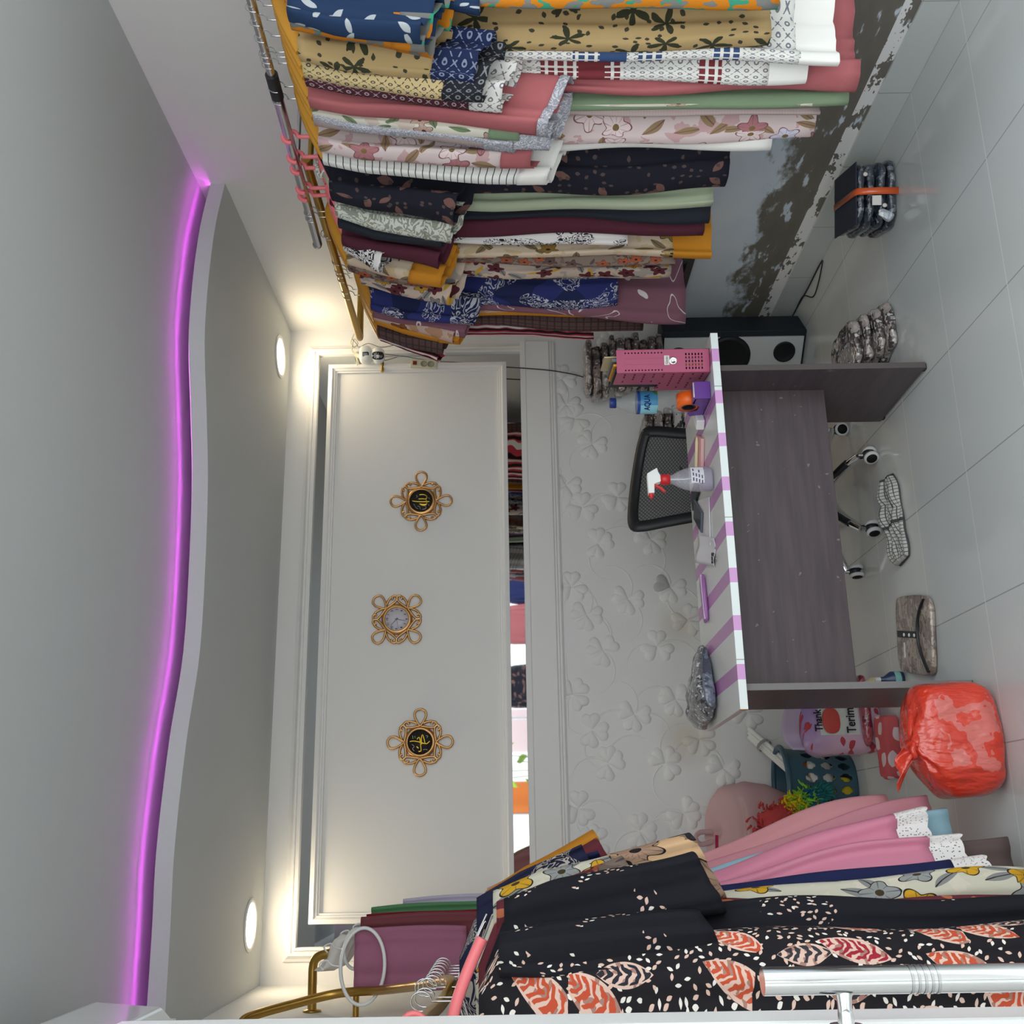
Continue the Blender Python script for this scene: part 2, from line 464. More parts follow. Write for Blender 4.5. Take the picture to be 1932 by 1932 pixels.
# back wall: mirror, frame moulding, white panel, ledge
m = Mat('mirror_silver', .02, 1.0); m.base((.62, .65, .66, 1)); mirror = m.m
tag(MB().box(-.46, 2.38, YB-.012, YB, 1.36, 2.44).build('wall_mirror', mirror), 'large mirror behind the white panel, seen as a strip around it', 'mirror')
def moulding(name, x0, x1, z0, z1, y, prof, mat):
    """rectangular frame, profile [(inset, depth)] measured from the outer edge."""
    mb = MB(); rings = []
    for ins, d in prof: rings.append([(x0+ins, y-d, z0+ins), (x1-ins, y-d, z0+ins), (x1-ins, y-d, z1-ins), (x0+ins, y-d, z1-ins)])
    vs = [p for r in rings for p in r]
    fs = [(j*4+k, j*4+(k+1) % 4, (j+1)*4+(k+1) % 4, (j+1)*4+k) for j in range(len(prof)-1) for k in range(4)]
    mb.add(vs, fs, None, False); return mb.build(name, mat)
struct(moulding('trim_1', -.515, 2.435, 1.335, 2.485, YB, [(0, 0), (0, .008), (.012, .014), (.026, .03), (.036, .03), (.038, .022), (.046, .022), (.048, .034), (.058, .034), (.06, .012)], trim_w), 'outer white moulding framing the mirror', 'moulding')
panel = MB().box(-.355, 2.293, 4.99, 5.048, 1.468, 2.362).build('wall_panel', wall_w, bevel=.002)
struct(panel, 'raised white panel carrying the clock and plaques', 'panel')
struct(moulding('trim_2', -.357, 2.295, 1.466, 2.364, 4.99, [(0, 0), (0, .02), (.02, .026), (.028, .018), (.034, .018), (.036, .012), (.044, .012), (.046, 0)], trim_w), 'white moulding around the raised panel', 'moulding')
mb = MB()
prof = [(YB, 1.395), (YB-.055, 1.395), (YB-.055, 1.37), (YB-.05, 1.365), (YB-.05, 1.25), (YB-.043, 1.243), (YB-.043, 1.236), (YB-.037, 1.232), (YB-.037, 1.222), (YB-.025, 1.212), (YB, 1.212)]
k = len(prof)
mb.add([(x, a, b) for x in (XL, 2.425) for a, b in prof], [(i, i+1, k+i+1, k+i) for i in range(k-1)] + [tuple(range(k)), tuple(range(2*k-1, k-1, -1))], None, False)
struct(mb.build('trim_3', trim_w), 'wide white ledge moulding below the mirror', 'moulding')
# clover relief covering
mb = MB().box(XL, XR, YB-.02, YB-.001, .1, 1.212)
YC = YB-.02
def heart(cx, cz, ang, s, h=.0155):
    ca, sa = math.cos(ang), math.sin(ang)
    def fn(a, q):
        t = 2*PI*a; hx = 16*math.sin(t)**3/17; hy = (13*math.cos(t)-5*math.cos(2*t)-2*math.cos(3*t)-math.cos(4*t))/17
        hx = .72*hx+.28*math.sin(t); hy = .72*hy+.28*math.cos(t)
        lx = hx*q*.52*s; ly = (hy*q+1.0)*.5*s
        z = h*(1-q**2.6)**.6 - .003*math.exp(-(hx*q/.12)**2)*(1-q)
        x = cx + lx*ca - ly*sa; zz = cz + lx*sa + ly*ca
        return Vector((min(max(x, XL+.002), XR-.002), YC - max(z, 0) + (.001 if q > .99 else 0), min(zz, 1.21)))
    mb.grid(fn, 22, 6, True)
clov = [(1085, 790), (1117, 838), (1165, 938), (1098, 957), (1128, 1025), (1227, 1017), (1185, 1130), (1107, 1160), (1265, 1108), (1138, 1227), (1240, 1220), (1117, 1378), (1197, 1348), (1275, 1320), (1147, 1440), (1255, 1440), (1365, 1450), (1290, 1535), (1207, 1568), (1120, 1590), (1060, 715), (1067, 763), (1068, 915), (1078, 1108), (1082, 1310), (1092, 1525), (1298, 1170), (1410, 1345), (1420, 1560), (1320, 1395), (1155, 650), (1340, 1620), (1230, 1660), (1150, 1700)]
rng = random.Random(3)
for (px, py) in clov:
    p = on_y(px, py, YC); base = rng.choice([0.0, .5, -.4, 1.3, 2.2])
    for q in range(3 if rng.random() < .8 else 4):
        heart(p.x, p.z, base + q*(2*PI/3 if rng.random() < .5 else 1.75), .094)
    for st in range(2):
        a0 = base + PI + rng.uniform(-.8, .8) + st*1.8; pts = []; x, z = p.x, p.z
        for i in range(16):
            x -= math.sin(a0)*.016; z += math.cos(a0)*.016; a0 += (.16 if st else -.14)
            pts.append((min(max(x, XL+.01), XR-.01), YC+.0008, min(max(z, .12), 1.205)))
        mb.tube(pts, [.006*(1-.045*i) for i in range(16)], 6)
m = Mat('embossed_foam_covering', .7, 0, .25); u, v, w = m.uv(obj=True)
n = m.noise(m.vec(u, v, w), 2.3, 3)
s1, s2 = on_y(1285, 1180, YB-.02), on_y(1300, 1390, YB-.02)
sp_ = lambda p, r: (1.0-((u-p.x).sq()+(w-p.z).sq()).sqrt()*(1/r)).mx(0.0)
st = (sp_(s1, .14).mx(sp_(s2, .16))*n)*1.5; m.base(m.mix(st.mn(.55), (.80, .80, .79, 1), (.56, .48, .36, 1)))
o = mb.build('wall_relief', m.m); struct(o, 'white embossed clover leaf covering on the lower back wall', 'wall covering')
# downlights
def downlight(label, x, y):
    t = thing('ceiling_light', label, 'ceiling light', (x, y, ZC), 0, 'recessed ceiling lights')
    MB().lathe([(.088, -.001), (.106, -.001), (.108, -.004), (.104, -.007), (.09, -.006), (.088, -.001)], 40).build('rim', trim_w, t)
    MB().lathe([(.0001, -.004), (.06, -.0045), (.088, -.003)], 40).build('diffuser', emit('warm_lamp', (1, .86, .62), 14), t)
    l = bpy.data.lights.new('bulb', 'AREA'); l.shape = 'DISK'; l.size = .15; l.energy = 1.25; l.color = (1, .80, .52)
    lo = bpy.data.objects.new('bulb', l); COL.objects.link(lo); lo.parent = t; lo.location = (0, 0, -.012)
downlight('round warm ceiling light near the right clothes rail', 2.28, 4.835)
downlight('round warm ceiling light over the mauve hanging cloth', -.345, 4.82)


# pavement and street side, seen only in the mirror
struct(MB().box(-6, 8, -9, YF-.9, -.11, -.01).build('floor_pavement', paint('pavement', (.42, .42, .41))), 'grey pavement outside the shop front', 'pavement')

# ------------------------------------------------------------------ shared object materials
def metal(name, c, rough=.25): m = Mat(name, rough, 1.0); m.base((*c, 1)); return m.m
brass = metal('brass_tube', (.50, .30, .07), .32)
steel = metal('steel', (.62, .62, .63), .22)
chrome = metal('chrome', (.80, .80, .80), .08)
gold = metal('antique_gold', (.62, .36, .15), .38)
amber = plain('amber_plastic', (196, 138, 40), .35, spec=.5)
pinkp = plain('pink_plastic', (240, 122, 128), .35, spec=.5)
whitep = plain('white_plastic', (228, 230, 228), .35, spec=.5)
creamp = plain('cream_plastic', (206, 202, 178), .4, spec=.5)
blackp = plain('black_plastic', (34, 36, 40), .45, spec=.4)
dark = plain('dark_rubber', (26, 26, 28), .7)
white = plain('white_cloth', (226, 224, 220))
navy = plain('navy_cloth', (38, 44, 78)); roseC = plain('dusty_rose_cloth', (170, 98, 102), weave=.2)

# ------------------------------------------------------------------ clothes and hangers
def hanger(kind, label, loc, rz, half=.2, group=None):
    mat = {'amber': amber, 'pink': pinkp, 'white': whitep, 'wire': steel}[kind]
    t = thing('clothes_hanger', label, 'hanger', loc, rz, group)
    hp = [Vector((math.sin(a)*.021, 0, -.0215+math.cos(a)*.024)) for a in [R(q) for q in range(-100, 181, 20)]]
    hp += [Vector((0, 0, -.06)), Vector((0, 0, -.098))]
    MB().tube(hp, .007 if kind == 'pink' else .0019, 8).build('hook', pinkp if kind == 'pink' else steel, t)
    pts = []; rr = []
    for i in range(-10, 11):
        q = i/10; pts.append((q*half, 0, -.104-.066*abs(q)**1.35)); rr.append(.034-.010*abs(q) if kind == 'amber' else .0028 if kind == 'wire' else .013)
    MB().tube(pts, rr, 12, flat=.5 if kind == 'amber' else .8).build('body', mat, t)
    return t
def cloth_tube(mb, w, c, t, z0, z1, nu, nv, fold, seed, kx=2, lim=None, scal=0.0, slant=0.0, pre=0.0):
    """flattened hanging tube; w(z), t(z) half sizes, c(z) centre offset (x, y)."""
    ph = [random.Random(seed*13+k).uniform(0, 6.28) for k in range(6)]
    def at(u, v):
        z = z0+(z1-z0)*v; a = 2*PI*u; ca, sa = math.cos(a), math.sin(a)
        W, T = w(z), t(z); cx, cy = c(z)
        x = math.copysign(abs(ca)**.75, ca)*W; y = math.copysign(abs(sa)**.6, sa)*T
        xn = x/max(W, .01); A = fold(z)
        y += A*(math.sin(kx*PI*xn+ph[0]+z*.8) + .55*math.sin((kx*2.3)*PI*xn+ph[1]-z*1.7) + .25*math.sin(kx*5.1*PI*xn+ph[2]+3*z))
        x += A*.5*math.sin(5*z+ph[3]) + A*.35*math.sin(11*z+ph[4])*ca
        zz = z - (scal*abs(math.sin(u*2*PI*9)) if v > .99 else 0)
        zz += slant*x*(v*v if not pre else 1)
        return Vector((cx+x, cy+y, zz))
    per = lambda z: 3.9*(w(z)+t(z))
    mb.grid(at, nu, nv, True, True, lambda u, v: (u*per(z0+(z1-z0)*v)*1.0 if False else u*per((z0+z1)/2), z0+(z1-z0)*v))
    return mb
def lerp(pts, z):
    for (a, b), (c, d) in zip(pts, pts[1:]):
        if (a >= z >= c):
            q = (a-z)/max(a-c, 1e-6); q = q*q*(3-2*q); return b+(d-b)*q
    return pts[-1][1] if z < pts[-1][0] else pts[0][1]
def garment(name, label, cat, group, loc, rz, hem, sl=.5, mat=None, smat=None, cuffm=None, hemm=None, hemh=.08, collar=None,
            waist=.19, hw=.22, th=.035, fold=.016, seed=0, cuffh=.07, sleeve_w=.062, sleeve_t=.03, fwd=-.03, flare=.085, flare2=None, lacem=None, kx=2, buttons=None, drop=0.0, hemoff=0.0, top=.205, belt=None, cy=0.0):
    """hem, sl: distance of hem / sleeve end below the rail."""
    t = thing(name, label, cat, loc, rz, group); smat = smat or mat
    zt = -.112-drop
    wp = [(zt, .07), (zt-.016, .11), (zt-.055, top*.93), (zt-.11, top), (-.5, waist), (-hem, hw)]
    tp = [(zt, .016), (zt-.06, .02), (-.4, th*.75), (-hem, th)]
    cc = lambda z: (hemoff*max(0, (-z-.35)/(hem-.35))**1.2, cy)
    w = lambda z: lerp(wp, z); tt = lambda z: lerp(tp, z)
    fo = lambda z: fold*min(1, max(.08, (-z-.15)/.5))
    z1 = -hem+(hemh if hemm else 0)
    mb = cloth_tube(MB(), w, cc, tt, zt, z1, 72, 34, fo, seed, kx)
    bdy = mb.build('body', mat, t, solid=.0012)
    if hemm:
        cloth_tube(MB(), lambda z: w(z)+.0015, cc, lambda z: tt(z)+.0015, z1+.004, -hem, 72, 5, fo, seed, kx, None, .008 if hemm is lacem else 0).build('lace_trim' if hemm is lacem else 'hem_band', hemm, t)
    for s in (-1, 1):
        if sl <= 0: break
        zs = zt-.045; ze = -sl
        cs = lambda z, s=s: (s*(top-.035 + (flare if s > 0 or flare2 is None else flare2)*(zs-z)/(zs-ze)), cy+fwd*(zs-z)/(zs-ze))
        sw = lambda z: sleeve_w*(.72+.28*min(1, (zs-z)/.12)) ; st = lambda z: sleeve_t*(.8+.35*(zs-z)/(zs-ze))
        sf = lambda z: .005+.013*(zs-z)/(zs-ze)
        zc = ze+(cuffh if cuffm else 0)
        mb = cloth_tube(MB(), sw, cs, st, zs, zc, 32, 18, sf, seed+s+5, 1.5, slant=s*.5)
        slv = mb.build('sleeve', smat, t, solid=.0012)
        if cuffm:
            cloth_tube(MB(), lambda z: sw(z)+.002, cs, lambda z: st(z)+.002, zc+.012, ze, 32, 5, sf, seed+s+5, 1.5, slant=s*.5, pre=s*.5).build('cuff', cuffm, slv, solid=.0012)
    if collar:
        pts = [(math.cos(a)*.07, cy+math.sin(a)*.018, zt+.004+.02*math.sin(a)) for a in [2*PI*k/20 for k in range(20)]]
        MB().tube(pts, .008, 8, True).build('collar', collar, t)
    if belt:
        cloth_tube(MB(), lambda z: w(z)+.003, cc, lambda z: tt(z)+.003, belt[1], belt[1]-.03, 48, 2, fo, seed, kx).build('belt', belt[0], t)
    if buttons:
        for k in range(buttons):
            z = -.35-k*.12
            MB().lathe([(.0001, .003), (.009, .003), (.011, 0), (.011, -.004)], 14, Matrix.Translation((cc(z)[0]+.1, cy-tt(z)-fold*1.2, z)) @ Matrix.Rotation(PI/2, 4, 'X')).build('button', whitep, bdy)
    return t

# --- right rails
RP = 2.12
t = thing('clothes_rail', 'steel telescopic clothes rail with black joint above the near right clothes', 'rail', on_x(598, 460, RP))
O = t.location.copy()
near, far, jo = on_x(430, -190, RP), on_x(598, 460, RP), on_x(513, 170, RP)
near = Vector((RP, 1.75, 2.098)); far = Vector((RP, 3.527, 2.155))
rl = lambda y: near.lerp(far, (y-near.y)/(far.y-near.y))
MB().tube([near-O, rl(2.66)-O], .0125, 14).build('inner_tube', steel, t)
MB().tube([rl(2.66)-O, far-O], .016, 14).build('outer_tube', steel, t)
MB().tube([rl(2.60)-O, rl(2.70)-O], .019, 14).build('joint', blackp, t)
MB().lathe([(.0001, .0), (.0165, 0), (.0165, .012), (.0001, .014)], 16, Matrix.Rotation(-PI/2, 4, 'X')).build('end_cap', steel, t)
for yy in (1.9, 3.05):
    q = rl(yy)-O
    MB().tube([q+Vector((0, 0, -.002)), q+Vector((.2, 0, .0)), Vector((XR-.0, yy, rl(yy).z))-O], .007, 8).build('bracket', steel, t)
g_near = Vector((2.2, 3.12, 2.128)); g_far = Vector((2.2, 4.49, 2.136))
t = thing('clothes_rail', 'brass clothes rail bending back to the right wall above the far clothes', 'rail', g_far)
pts = [g_near, Vector((2.2, 4.40, 2.136))] + [Vector((2.2+.05*(1-math.cos(a)), 4.40+.06*math.sin(a), 2.136)) for a in (R(30), R(60), R(90))] + [Vector((2.42, 4.462, 2.138)), Vector((XR, 4.462, 2.138))]
pts = [g_near, Vector((2.2, 4.455, 2.136)), Vector((2.203, 4.485, 2.136)), Vector((2.215, 4.498, 2.137)), Vector((2.24, 4.498, 2.138)), Vector((XR-.001, 4.498, 2.14))]
MB().tube([p-g_far for p in pts], .0155, 14).build('tube', brass, t)
MB().lathe([(.0001, 0), (.032, 0), (.032, .004), (.018, .012), (.0001, .012)], 20, Matrix.Translation(Vector((XR-.0005, 4.498, 2.14))-g_far) @ Matrix.Rotation(-PI/2, 4, 'Y')).build('wall_flange', brass, t)
MB().tube([Vector((2.2, 3.2, 2.128))-g_far, Vector((XR-.0005, 3.2, 2.128))-g_far], .010, 10).build('bracket', brass, t)

K = {}
K['orange'] = camo('orange_grey_print', (190, 116, 30), (116, 116, 112), (60, 140, 112), 17)
K['navypetal'] = printed('navy_petal_print', (36, 54, 84), (170, 176, 180), None, .05, .6, .16)
K['maple'] = maple('beige_maple_print', (178, 152, 108), (58, 60, 44), (66, 64, 52))
K['lat_cream'] = lattice('cream_lattice', (206, 184, 136), (80, 72, 74), .05)
K['lat_black'] = lattice('black_lattice', (40, 42, 48), (130, 130, 134), .05)
K['lat_navy'] = lattice('navy_lattice', (36, 46, 80), (136, 144, 168), .05)
K['lat_maroon'] = lattice('maroon_lattice', (76, 40, 50), (170, 150, 156), .05)
nb = ((58, 78, 118), [(-1.30, -1.22, False), (-1.10, -1.03, False), (-1.00, -.93, True), (-.93, -.86, False)])
K['lat_white'] = lattice('white_lattice_navy_border', (222, 220, 216), (120, 122, 132), .05, nb)
nb2 = ((120, 52, 58), [(-1.26, -1.20, False), (-1.0, -.95, False), (-.95, -.88, True), (-.88, -.78, False)])
K['lat_white2'] = lattice('white_lattice_maroon_border', (220, 218, 214), (126, 120, 126), .05, nb2)
K['rose'] = roseC
K['sage'] = plain('sage_cloth', (126, 146, 118), weave=.2)
K['greenfl'] = floral('cream_greenery_print', (214, 210, 196), [(206, 176, 160), (190, 160, 150)], (90, 60, 50), (118, 136, 100), .1, 5, .5, (90, 90, 84), .3)
K['mauve'] = plaid('mauve_weave', (176, 158, 154), (160, 142, 142), .008)
K['greylace'] = scribble('grey_patterned_lace', (150, 150, 160), (196, 196, 204), 60, 6, .4)
K['pinkfl'] = floral('pale_pink_rose_print', (212, 194, 194), [(226, 206, 206), (206, 204, 222), (176, 120, 124)], (128, 106, 70), (150, 128, 96), .12, 5, .75, (128, 84, 92), .36, .09)
K['bluestripe'] = stripes('white_black_stripe', (220, 220, 216), [(36, 38, 46)], .022, 1, 0, .12)
K['dustyblue'] = plain('dusty_blue_cloth', (62, 84, 128))
K['blackfl'] = printed('black_small_flower_print', (34, 34, 44), (116, 84, 78), (84, 70, 70), .06, .45, .2)
K['sagelight'] = plain('pale_sage_cloth', (168, 178, 152), weave=.2)
K['lacew'] = scribble('sage_white_lace', (150, 152, 138), (214, 216, 206), 38, 5, .55)
K['black'] = plain('black_cloth', (38, 42, 50))
K['maroon'] = plain('maroon_cloth', (84, 40, 54))
K['bw'] = scribble('white_black_motif', (226, 222, 220), (44, 40, 46), 40, 6, .4, 9)
K['beigefl'] = floral('beige_brown_flower_print', (210, 190, 168), [(150, 118, 62), (120, 100, 76), (186, 160, 110)], (60, 46, 30), (128, 112, 84), .11, 5, .6, (92, 72, 54), .34)
K['mustard'] = plain('mustard_cloth', (196, 130, 40), weave=.2)
K['rust'] = floral('brown_rust_print', (128, 112, 102), [(160, 84, 58), (96, 76, 72)], (52, 36, 34), (92, 84, 80), .06, 5, .8, (64, 48, 46))
K['creamfl'] = floral('cream_maroon_yellow_flower_print', (208, 188, 172), [(104, 48, 58), (206, 158, 62), (138, 136, 138)], (50, 28, 34), (140, 138, 136), .085, 5, .8, (70, 50, 50), .36, .08, (206, 158, 66))
K['feather'] = scribble('charcoal_feather_print', (66, 66, 72), (196, 192, 188), 34, 9, .35, 8)
K['navym'] = scribble('navy_white_motif', (42, 48, 86), (196, 196, 206), 30, 7, .33, 8, (52, 58, 116))
K['mauveln'] = scribble('mauve_line_drawing', (134, 92, 106), (222, 214, 214), 7, 3, .06)
K['pinkbr'] = floral('pale_brown_pansy_print', (200, 172, 158), [(140, 84, 48), (160, 104, 60)], (60, 34, 22), None, .14, 4, .5, (80, 50, 40), .3)
K['plaid'] = plaid('brown_check', (96, 76, 74), (68, 52, 52), .03)
K['redst'] = stripes('red_white_black_stripe', (190, 64, 78), [(228, 224, 222), (40, 34, 38)], .05, 0, .03, .3)
K['teal'] = plain('teal_lining', (72, 152, 124))
SIDE = 'clothes on the right rails'
# key, edge Y in photo, hem X, sleeve end X, spec, label, hanger kind
rows = [
 ('navypetal', -12, 905, 815, dict(th=.05, top=.215, flare=.1, collar=K['navypetal']), 'dark navy tunic with pale petal print at the near end of the right rail', 'pink'),
 ('orange', 14, 1455, 830, dict(cuffm=K['orange'], collar=K['teal'], th=.05, top=.215), 'ochre and grey patterned dress just behind the navy petal tunic', 'pink'),
 ('maple', 74, 1445, 915, dict(smat=K['maple'], cuffm=K['lat_navy'], cuffh=.1, th=.05, hw=.185, fold=.01), 'beige dress with dark green maple leaf print and navy cuffs', 'amber'),
 ('lat_white', 100, 1568, 935, dict(smat=K['lat_cream'], cuffm=K['lat_black'], cuffh=.09, hemm=white, hemh=.1, collar=K['lat_cream'], th=.05, fwd=-.06, hw=.21), 'white lattice dress with navy borders and cream sleeves ending in black', 'amber'),
 ('lat_white2', 126, 1515, 965, dict(smat=K['lat_maroon'], cuffm=K['lat_white2'], hemm=white, hemh=.1, collar=K['lat_maroon'], th=.045), 'white lattice dress with maroon borders and dark maroon sleeves', 'amber'),
 ('rose', 155, 1606, 1058, dict(th=.055, sleeve_t=.045, sleeve_w=.075, collar=K['lacew'], fold=.02, cuffm=K['greylace'], cuffh=.015), 'plain dusty rose dress, longest hem on the right rail', 'amber'),
 ('sage', 184, 1590, 990, dict(smat=K['greylace'], cuffm=K['greylace'], th=.05), 'sage green dress with grey lace sleeves beside the dusty rose one', 'amber'),
 ('greenfl', 193, 1520, 1000, dict(cuffm=K['sage'], th=.03, collar=K['sage']), 'cream dress with faint greenery print and sage cuffs', 'amber'),
 ('mauve', 204, 1533, 1058, dict(cuffm=K['greylace'], cuffh=.1, th=.04, sleeve_w=.07, hw=.215), 'mauve beige woven dress with grey patterned cuffs', 'amber'),
 ('pinkfl', 246, 1527, 1020, dict(cuffm=K['rose'], hemm=None, th=.06, sleeve_w=.075, sleeve_t=.04, fold=.02), 'pale pink rose print dress with dusty pink cuffs', 'amber'),
 ('bluestripe', 268, 1445, 1048, dict(mat2=white, cuffm=white, collar=K['black'], th=.03, sleeve_w=.07, belt=(K['dustyblue'], -.5)), 'white dress with thin black striped sleeves and a blue sash', 'amber'),
 ('blackfl', 336, 1367, 880, dict(th=.075, sleeve_t=.05, sleeve_w=.08, fold=.024), 'black dress scattered with small brown flowers', 'pink'),
 ('sagelight', 372, 1341, 868, dict(smat=K['lacew'], cuffm=K['lacew'], th=.04, buttons=7, collar=K['lacew']), 'pale sage dress with white lace sleeves and round buttons', 'pink'),
 ('black', 392, 1336, 850, dict(th=.04, sleeve_w=.07), 'plain black dress between the pale sage and maroon ones', 'pink'),
 ('maroon', 428, 1322, 848, dict(th=.05, sleeve_w=.075), 'plain maroon dress behind the plain black one', 'pink'),
 ('bw', 441, 1181, 735, dict(th=.03), 'short white tunic with black motifs', 'pink'),
 ('beigefl', 470, 1336, 850, dict(cuffm=K['mustard'], cuffh=.1, hemm=K['mustard'], hemh=.13, th=.04), 'beige flower print dress with wide mustard hem and cuffs', 'amber'),
 ('rust', 480, 1270, 830, dict(th=.03), 'brown and rust leaf print dress beside the cream flowered one', 'amber'),
 ('creamfl', 530, 1262, 870, dict(th=.06, sleeve_w=.075, sleeve_t=.04, fold=.022), 'cream dress with bold maroon, yellow and grey flowers', 'amber'),
 ('feather', 546, 1130, 850, dict(cuffm=plain('charcoal_cloth', (72, 72, 78)), th=.03), 'charcoal tunic with white feather print', 'amber'),
 ('navym', 590, 1165, 900, dict(th=.05, sleeve_w=.07, fold=.02), 'navy tunic with dense white motifs', 'amber'),
 ('mauveln', 605, 1290, 890, dict(th=.055, hw=.25), 'mauve dress with white line drawings on the skirt', 'amber'),
 ('pinkbr', 612, 1232, 872, dict(th=.03), 'pale dress with brown pansies near the far rail end', 'amber'),
 ('mustard', 620, 1282, 882, dict(th=.03, cuffm=K['mustard']), 'plain mustard dress next to the brown checked one', 'amber'),
 ('plaid', 640, 1212, 852, dict(th=.05, sleeve_w=.075), 'brown checked dress near the far end of the right rail', 'amber'),
 ('redst', 650, 1120, 840, dict(th=.03), 'red, white and black striped tunic, last on the right rail', 'amber'),
]
XI = 1.95
NAMES = {'navypetal': 'tunic', 'bw': 'tunic', 'feather': 'tunic', 'navym': 'tunic', 'redst': 'tunic'}
rgar = random.Random(11)
prev = 2.05
YS = [on_x(1200, r_[1], XI).y for r_ in rows] + [4.3]
for i, (key, ye, hx, sx, sp, label, hk) in enumerate(rows):
    y = on_x(1200, ye, XI).y
    xc = RP if y < 3.4 else 2.17 if y < 3.55 else 2.2
    zr = (rl(y).z+.016) if y < 3.4 else 2.131+.0155
    hemz = on_x(hx, ye, XI+.02).z; slz = on_x(sx, ye, XI).z
    sp = dict(sp); mat = K[key]
    if 'mat2' in sp: sp['smat'] = mat; mat = sp.pop('mat2')
    nm = NAMES.get(key, 'dress')
    gp = max(.012, min(y-prev, YS[i+1]-y)); th = min(sp.pop('th'), max(.012, (y-prev)*.42, gp*.55)); prev = y; sp['fold'] = min(sp.get('fold', .016), max(.005, gp*.34))
    hw = sp.pop('hw', .20); wst = .185
    
    garment(nm, label + (' on the right rail' if 'rail' not in label and len(label.split()) < 12 else ''), nm, SIDE, (xc, y, zr), R(rgar.uniform(-5, 5)), zr-hemz, zr-slz, mat, th=th, hw=hw, waist=wst, seed=i+1, top=sp.pop('top', .2), **sp)
    hanger(hk, '%s plastic hanger holding the %s' % (hk, ' '.join(label.split(',')[0].split()[:10])), 'x' and (xc, y, zr), R(rgar.uniform(-5, 5)), .19 if hk != 'pink' else .17, 'hangers on the right rails')
# extra hems that show under the near dresses
# --- left rail and clothes
pts = [on_y(452, 1940, 3.9), on_y(470, 1919, 3.95), on_y(560, 1893, 4.05), on_y(640, 1874, 4.1), on_y(720, 1868, 4.0), on_y(800, 1858, 3.5), on_y(850, 1852, 3.0), on_y(835, 1890, 2.85), on_y(800, 1925, 2.6), on_y(780, 1950, 2.3)]
t = thing('clothes_rail', 'brass curved clothes rail on the left wall above the batik dress', 'rail', on_y(640, 1874, 4.1)); O = t.location.copy()
MB().tube([p-O for p in spline(pts, 8)], .0155, 14).build('tube', brass, t)
a = on_y(672, 1872, 4.1)
MB().tube([a-O, Vector((XL, a.y, a.z))-O], .011, 10).build('standoff', brass, t)
MB().lathe([(.0001, 0), (.034, 0), (.034, .005), (.012, .012), (.0001, .012)], 20, Matrix.Translation(Vector((XL+.0005, a.y, a.z))-O) @ Matrix.Rotation(PI/2, 4, 'Y')).build('wall_flange', brass, t)
t = thing('clothes_rail', 'short brass rail arm with a down-curved end wrapped in white tissue', 'rail', (XL, 4.3, 2.215))
MB().tube(spline([(0, 0, 0), (.1, 0, .002), (.165, 0, 0), (.19, -.005, -.02), (.2, -.01, -.06), (.205, -.01, -.1)], 6), .0165, 14).build('tube', brass, t)
MB().lathe([(.0001, 0), (.034, 0), (.034, .005), (.0001, .012)], 20, Matrix.Translation((.0005, 0, 0)) @ Matrix.Rotation(PI/2, 4, 'Y')).build('wall_flange', brass, t)

LS = 'clothes on the left rail'
K['batik'] = batik('black_batik_leaf_print', (36, 34, 38)); K['batikside'] = batik('black_batik_sparse', (34, 34, 40), True)
K['whitefl'] = floral('cream_yellow_grey_flower_print', (206, 202, 184), [(208, 160, 46), (150, 152, 152), (226, 214, 200)], (70, 60, 40), (138, 140, 138), .13, 4, .75, (52, 46, 44), .4, .11)
K['peachfl'] = floral('peach_black_flower_print', (216, 178, 138), [(170, 138, 116), (60, 56, 58)], (40, 36, 38), None, .16, 6, .9, (40, 36, 40), .44)
K['wing'] = stripes('navy_white_wing_stripe', (40, 42, 62), [(176, 168, 158)], .013, 0, .012, .4)
K['wine'] = printed('wine_dot_print', (108, 50, 60), (190, 110, 80), None, .06, .4, .2)
K['pink'] = plain('pink_satin', (214, 134, 160), .55, .1, .98, .4); K['pink2'] = plain('soft_pink_cloth', (208, 146, 152), .8)
K['navyd'] = plain('dark_navy_cloth', (36, 42, 82)); K['grey'] = plain('brown_grey_cloth', (98, 84, 82)); K['sky'] = plain('pale_blue_cloth', (150, 188, 202))
LACE = lace('white_lace')
K['wingd'] = scribble('navy_wing_print', (40, 42, 66), (180, 172, 162), 22, 12, .4, 7); K['rosy'] = plain('dusty_pink_hem', (196, 134, 146))
def left(key, label, x, y, ztop, hemz, slz, **kw):
    kw.setdefault('flare2', -.055); kw['top'] = min(kw.get('top', .2), .205)
    nm = kw.pop('nm', 'dress'); hk = kw.pop('hk', None); mat = K[key]
    zr = ztop
    garment(nm, label, nm, LS, (x, y, zr), kw.pop('rz', 0), zr-hemz, (zr-slz) if slz else 0, mat, **kw)
    if hk: hanger(hk, '%s hanger holding the %s' % ('pink plastic' if hk == 'pink' else 'steel wire', ' '.join(label.split(',')[0].split(' hanging')[0].split()[:10])), (x, y, zr), 0, .17, 'hangers on the left rail')
def span(xin, x=-.37, lo=-.592): return dict(hw=(xin-lo)/2, hemoff=(xin+lo)/2-x)
left('batik', 'black batik dress with big red and orange leaves, nearest on the left rail', -.385, 2.52, 1.70, .12, 1.02, hk='pink', smat=K['batikside'], waist=.17, hw=.19, th=.05, seed=41, top=.17, sleeve_w=.06, sleeve_t=.07, fwd=.06, flare=.03, fold=.014, drop=.05)
left('batikside', 'black dress with sparse white flecks behind the big leaf batik dress', -.365, 2.70, 1.70, .14, 1.0, hk='wire', waist=.2, hw=.215, th=.06, seed=42, top=.215, sleeve_w=.075, sleeve_t=.06, flare=.075, drop=.06)
